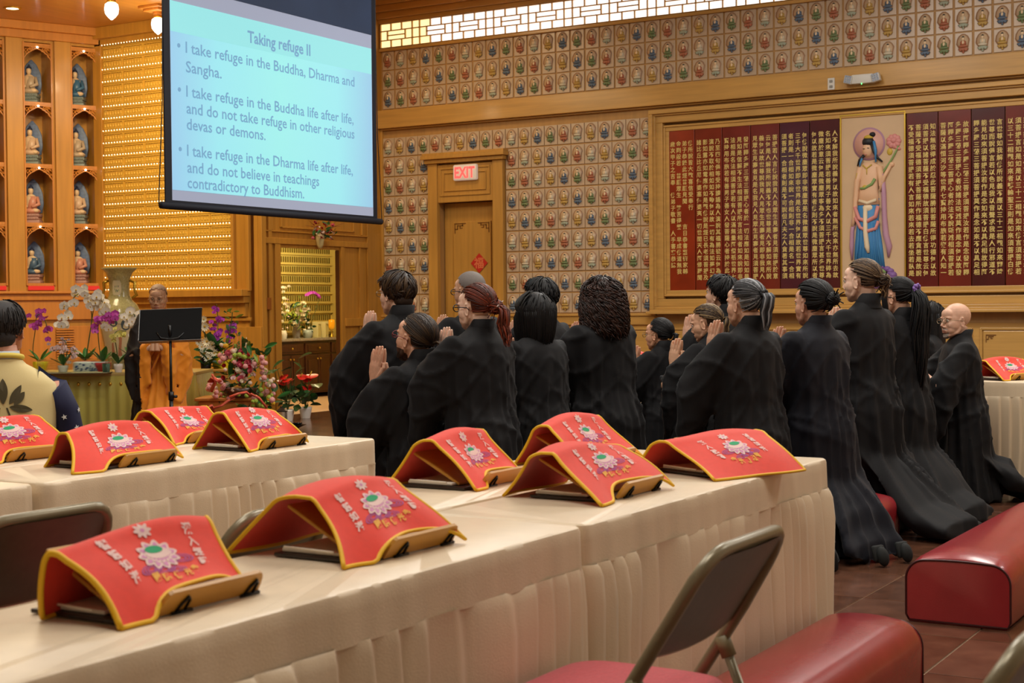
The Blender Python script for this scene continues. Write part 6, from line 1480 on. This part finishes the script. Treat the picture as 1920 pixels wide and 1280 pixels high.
for i in range(14): place(LFD, t, cabw(r_.uniform(570, 588), r_.uniform(592, 622), -13.7)-org, (r_.uniform(-1, 1), r_.uniform(-1, 1), r_.uniform(0, 6)), .7)
for px, w_ in ((594, 'left'), (608, 'right')):
    x, y = cabitem(px); t = thing('tablet_box', 'cream upright tablet box on the side room cabinet, %s one of two' % w_, 'box', (x, y, CZT), 0, 'cream tablet boxes')
    MB().bev(-.05, .05, -.042, .042, 0, .235, .004).build('box_body', [mat('cream_tablet', 'd8cf9c', .4)], t); MB().bev(.05, .054, -.03, .03, .02, .19, .002).lathe([(.022, .2), (.022, .206)], 12, (.052, 0, 0)).build('inset', [mat('cream_tablet_inset', 'c4b878', .4)], t)
x, y = cabitem(622); t = thing('gold_candle_lamp', 'gold stemmed lamp with amber glass on the side room cabinet', 'lamp', (x, y, CZT)); MB().lathe([(.045, 0), (.03, .02), (.012, .04), (.012, .10), (.03, .12)], 16).build('stem', [GOLD], t, smooth=True)
MB().lathe([(.03, .12), (.045, .15), (.048, .22), (.042, .26), (.001, .265)], 18).build('shade', [mat('amber_glass', 'd89018', .3, emit='e09010', estr=.5)], t, smooth=True)
x, y = cabitem(532); t = thing('flower_vase', 'small white blossoms at the left end of the side room cabinet', 'vase', (x, y, CZT)); MB().lathe([(.04, 0), (.05, .06), (.035, .12), (.03, .12), (.001, .1)], 16, cap=False).build('vase_body', [PL], t, smooth=True)
for i in range(26): p_ = Vector((r_.gauss(0, .03), r_.gauss(0, .05), r_.uniform(.13, .75))); place((OW, OP)[i % 2], t, p_, face_cam(r_, .4), .6)
MB().tube([(0, 0, .1), (0, .01, .4), (0, 0, .75)], .004, 5).build('stem', [STEM], t)
# wall vase over the doorway
p = WX_(600, 447, WX+.07); t = thing('wall_vase', 'cream wall vase of dried flowers above the side room doorway', 'vase', p); org = p
MB().lathe([(.02, -.12), (.04, -.08), (.055, 0), (.05, .05), (.06, .07), (.04, .06)], 16).build('vase_body', [mat('cream_wall_vase', 'd4c48c', .4)], t, smooth=True)
DR = mat('dried_maroon', '7a3030', .7); 
for i in range(70):
    a, b_ = r_.uniform(586, 628), r_.uniform(408, 450); q = WX_(a, b_, WX+.12+r_.uniform(0, .08))-org; place((LFD, RR, OP)[i % 3] if i % 7 else RP, t, q, (r_.uniform(-1, 1), r_.uniform(-1, 1), r_.uniform(0, 6)), r_.uniform(.5, .9))
for a, b_ in ((572, 422), (578, 412), (640, 424), (634, 412), (646, 418)): MB().tube([(.05, 0, .04), (WX_((a+605)/2, 425, WX+.12)-org), (WX_(a, b_, WX+.12)-org)], [.004, .003, .001], 5).build('stem', [DR], t)
# seated man in a yellow vest, seen from behind
c = W(6, 600, 6.75); rzv = math.radians(52); base = .47
t = thing('person', 'seated man in a pale yellow vest with a lotus print, back to the camera', 'person', (c.x, c.y, base), rzv)
sm = skin('skin_vest', 'c98e70'); hs = 1.05; hp = np.array((0, .015, .725)); M = rotm(math.radians(-14), math.radians(-2))
V, F, lp = HEADS[True]; V = V*np.array([1.08, 1.0, 1.0]); Vv = (V @ M.T)*hs+hp
b = MB(); b.loft([((0, 0, -.02), (.17, 0, 0), (0, .12, 0)), ((0, 0, .3), (.16, 0, 0), (0, .11, 0)), ((0, 0, .48), (.17, 0, 0), (0, .10, 0)), ((0, -.01, .58), (.07, 0, 0), (0, .06, 0)), ((0, -.02, .66), (.055, 0, 0), (0, .055, 0))], 16)
for q in (-1, 1):
    b.tube([(q*.19, 0, .48), (q*.25, .03, .25), (q*.22, .28, .16), (q*.15, .38, .16)], [.05, .045, .035, .025], 10)
    for f_ in range(4): b.tube([(q*.15+(f_-1.5)*.018, .38, .16), (q*.14+(f_-1.5)*.018, .47, .145)], .008, 6)
link('body', npmesh('body', np.vstack([Vv, np.array(b.v)]), list(F)+[tuple(i+len(Vv) for i in f) for f in b.f], [sm, LIP], list(lp)+[0]*len(b.f)), t)
hb = hair_mesh('oldman', H_BLACK, 91, 1.03); Vx = np.array([tuple(v) for v in hb.v])*np.array([1.08, 1, 1]); HO = [mat('thin_black_hair_%d' % i, c_, .6, noise=(90, .3), bump=(300, .3)) for i, c_ in enumerate(('241e1c', '302926', '1c1716'))]
link('hair', npmesh('hair', (Vx @ M.T)*hs+hp, hb.f, HO, hb.m), t); eyes_brows(t, hp, M, hs, HO[0])
VR = [(0, .215, .155, 0), (.12, .22, .15, 0), (.28, .225, .14, 0), (.40, .235, .135, 0), (.48, .225, .120, -.01), (.535, .165, .10, -.015), (.575, .095, .08, -.02), (.60, .072, .070, -.025)]
VM = mat('pale_yellow_vest', 'd8c488', .65, noise=(5, .06), sheen=.2, bump=(300, .1))
def vr(z):
    for i in range(len(VR)-1):
        if VR[i][0] <= z <= VR[i+1][0]: f_ = (z-VR[i][0])/(VR[i+1][0]-VR[i][0]); return [VR[i][k]+(VR[i+1][k]-VR[i][k])*f_ for k in (1, 2, 3)]
    return VR[0][1:]
b = MB(); b.loft([((0, cy, z), (rx, 0, 0), (0, ry, 0)) for z, rx, ry, cy in VR], 40, 0, False)
V2 = []
for v in b.v:
    a = math.atan2(v[0], -v[1]); w_ = .006*math.sin(a*5+v[2]*16)*(1 if v[2] < .5 else .2); V2.append((v[0]*(1+w_*3), v[1]*(1+w_*3), v[2]))
b.v = V2; b.build('vest', [VM], t, smooth=True)
b = MB(); b.tube([(.078*math.cos(a), -.02+.078*math.sin(a), .605+.012*math.sin(a)*-1) for a in [2*PI*i/24 for i in range(25)]], .012, 8); b.build('vest_neckband', [mat('vest_trim', 'e0c858', .6)], t, smooth=True)
b = MB(); b.lathe([(.074, .59), (.066, .635), (.060, .635), (.066, .59)], 26, (0, -.02, 0)); b.build('shirt_collar', [mat('pale_blue_collar', 'c2ccd6', .7)], t, smooth=True)
NV = mat('navy_star_shirt', '161a3c', .7, noise=(5, .15)); SW = mat('white_star', 'd8d8d4', .7)
for q in (-1, 1):
    b = MB(); b.loft([((q*.15, -.01, .49), (.01, .08, 0), (0, 0, .075)), ((q*.225, .0, .455), (.045, 0, .04), (0, .075, 0)), ((q*.262, .01, .36), (.062, 0, .012), (0, .075, 0)), ((q*.285, .03, .24), (.066, 0, 0), (0, .075, 0)), ((q*.295, .05, .13), (.07, 0, 0), (0, .078, 0)), ((q*.27, .20, .10), (.055, 0, 0), (0, 0, .055))], 20); sl = b.build('sleeve', [NV], t, smooth=True)
    r_ = random.Random(4)
    for (a, z) in ((-.2, .33), (.5, .28), (-.6, .25), (.2, .20), (-.2, .16), (1.0, .36), (.9, .2), (-1, .34), (-1.1, .18)):
        cx = q*(.262+(.36-z)*.18); cy = .01+(.36-z)*.2; aa = a if q > 0 else -a
        nx, ny = math.sin(aa)*1.0, -math.cos(aa); p_ = Vector((cx+nx*.067, cy+ny*.0775, z)); u = Vector((-ny, nx, 0)); st = []
        for i in range(10): rr = .014 if i % 2 == 0 else .006; an = PI/2+PI*i/5+.3; st.append(p_+u*rr*math.cos(an)+Vector((0, 0, rr*math.sin(an)))+Vector((nx, ny, 0))*.002)
        g_ = MB(); g_.add(st, [tuple(range(10))]); g_.build('star', [SW], sl)
OLV = mat('olive_print', '4e462c', .7); b = MB()
def onback(x, z, off=.004):
    rx, ry, cy = vr(z); rx += off; ry += off; xx = max(-.95, min(.95, x/rx)); a = math.asin(xx); w_ = .006*math.sin(a*5+z*16)*(1 if z < .5 else .2); k = 1+w_*3+.004; return (rx*xx*k, (cy-ry*math.cos(a))*k, z)
def bp_(pts): 
    c_ = (sum(p[0] for p in pts)/len(pts), sum(p[1] for p in pts)/len(pts)); b.add([onback(*c_)]+[onback(*p) for p in pts], [(0, i+1, (i+1) % len(pts)+1) for i in range(len(pts))])
def pet2(x, z, a, l, w_):
    pts = []
    for i in range(14):
        t_ = i/13; 
        pts.append((l*t_, w_*math.sin(PI*t_)**.8))
    for i in range(12, 0, -1): t_ = i/13; pts.append((l*t_, -w_*math.sin(PI*t_)**.8))
    bp_([(x+p*math.cos(a)-q*math.sin(a), z+p*math.sin(a)+q*math.cos(a)) for p, q in pts])
cx0 = -.012
for (a, l, w_, dx, dz) in ((90, .115, .020, 0, 0), (58, .10, .016, .025, -.0), (122, .10, .016, -.025, 0), (52, .075, .016, .045, -.005), (-10, .10, .017, .025, -.012), (190, .10, .017, -.025, -.012), (128, .075, .016, -.045, -.005)): pet2(cx0+dx, .40+dz, math.radians(a), l, w_)
for s_ in (-1, 1):
    pts = [(cx0+s_*(.015+.03*math.sin(PI*i/16*.5)), .385-.13*i/16) for i in range(17)]; bp_([(x-.004, z) for x, z in pts]+[(x+.004, z) for x, z in reversed(pts)])
for i in range(4): bp_([(cx0-.02+.05*math.cos(2*PI*j/10)*.3, .33-.03*i+.006*math.sin(2*PI*j/10)) for j in range(10)])
b.build('lotus_print', [OLV], t)
b = MB()
for q in (-1, 1): b.tube([(q*.09, 0, .04), (q*.10, .40, .05), (q*.10, .42, -.40)], [.09, .075, .05], 12)
b.build('trousers', [BLK], t, smooth=True)
for q in (-1, 1): MB().bev(q*.10-.045, q*.10+.045, .36, .60, -base+.002, -base+.09, .03).build('shoe', [BROWN], t)
t = thing('stool', 'plain stool under the seated man in the yellow vest', 'stool', (c.x, c.y, 0), rzv); MB().bev(-.19, .19, -.17, .19, .38, .42, .012).build('seat', [SEAT], t)
for sx in (-1, 1):
    for sy in (-1, 1): MB().tube([(sx*.14, sy*.13, .38), (sx*.17, sy*.16, 0)], .012, 8).build('leg', [CM], t, smooth=True)
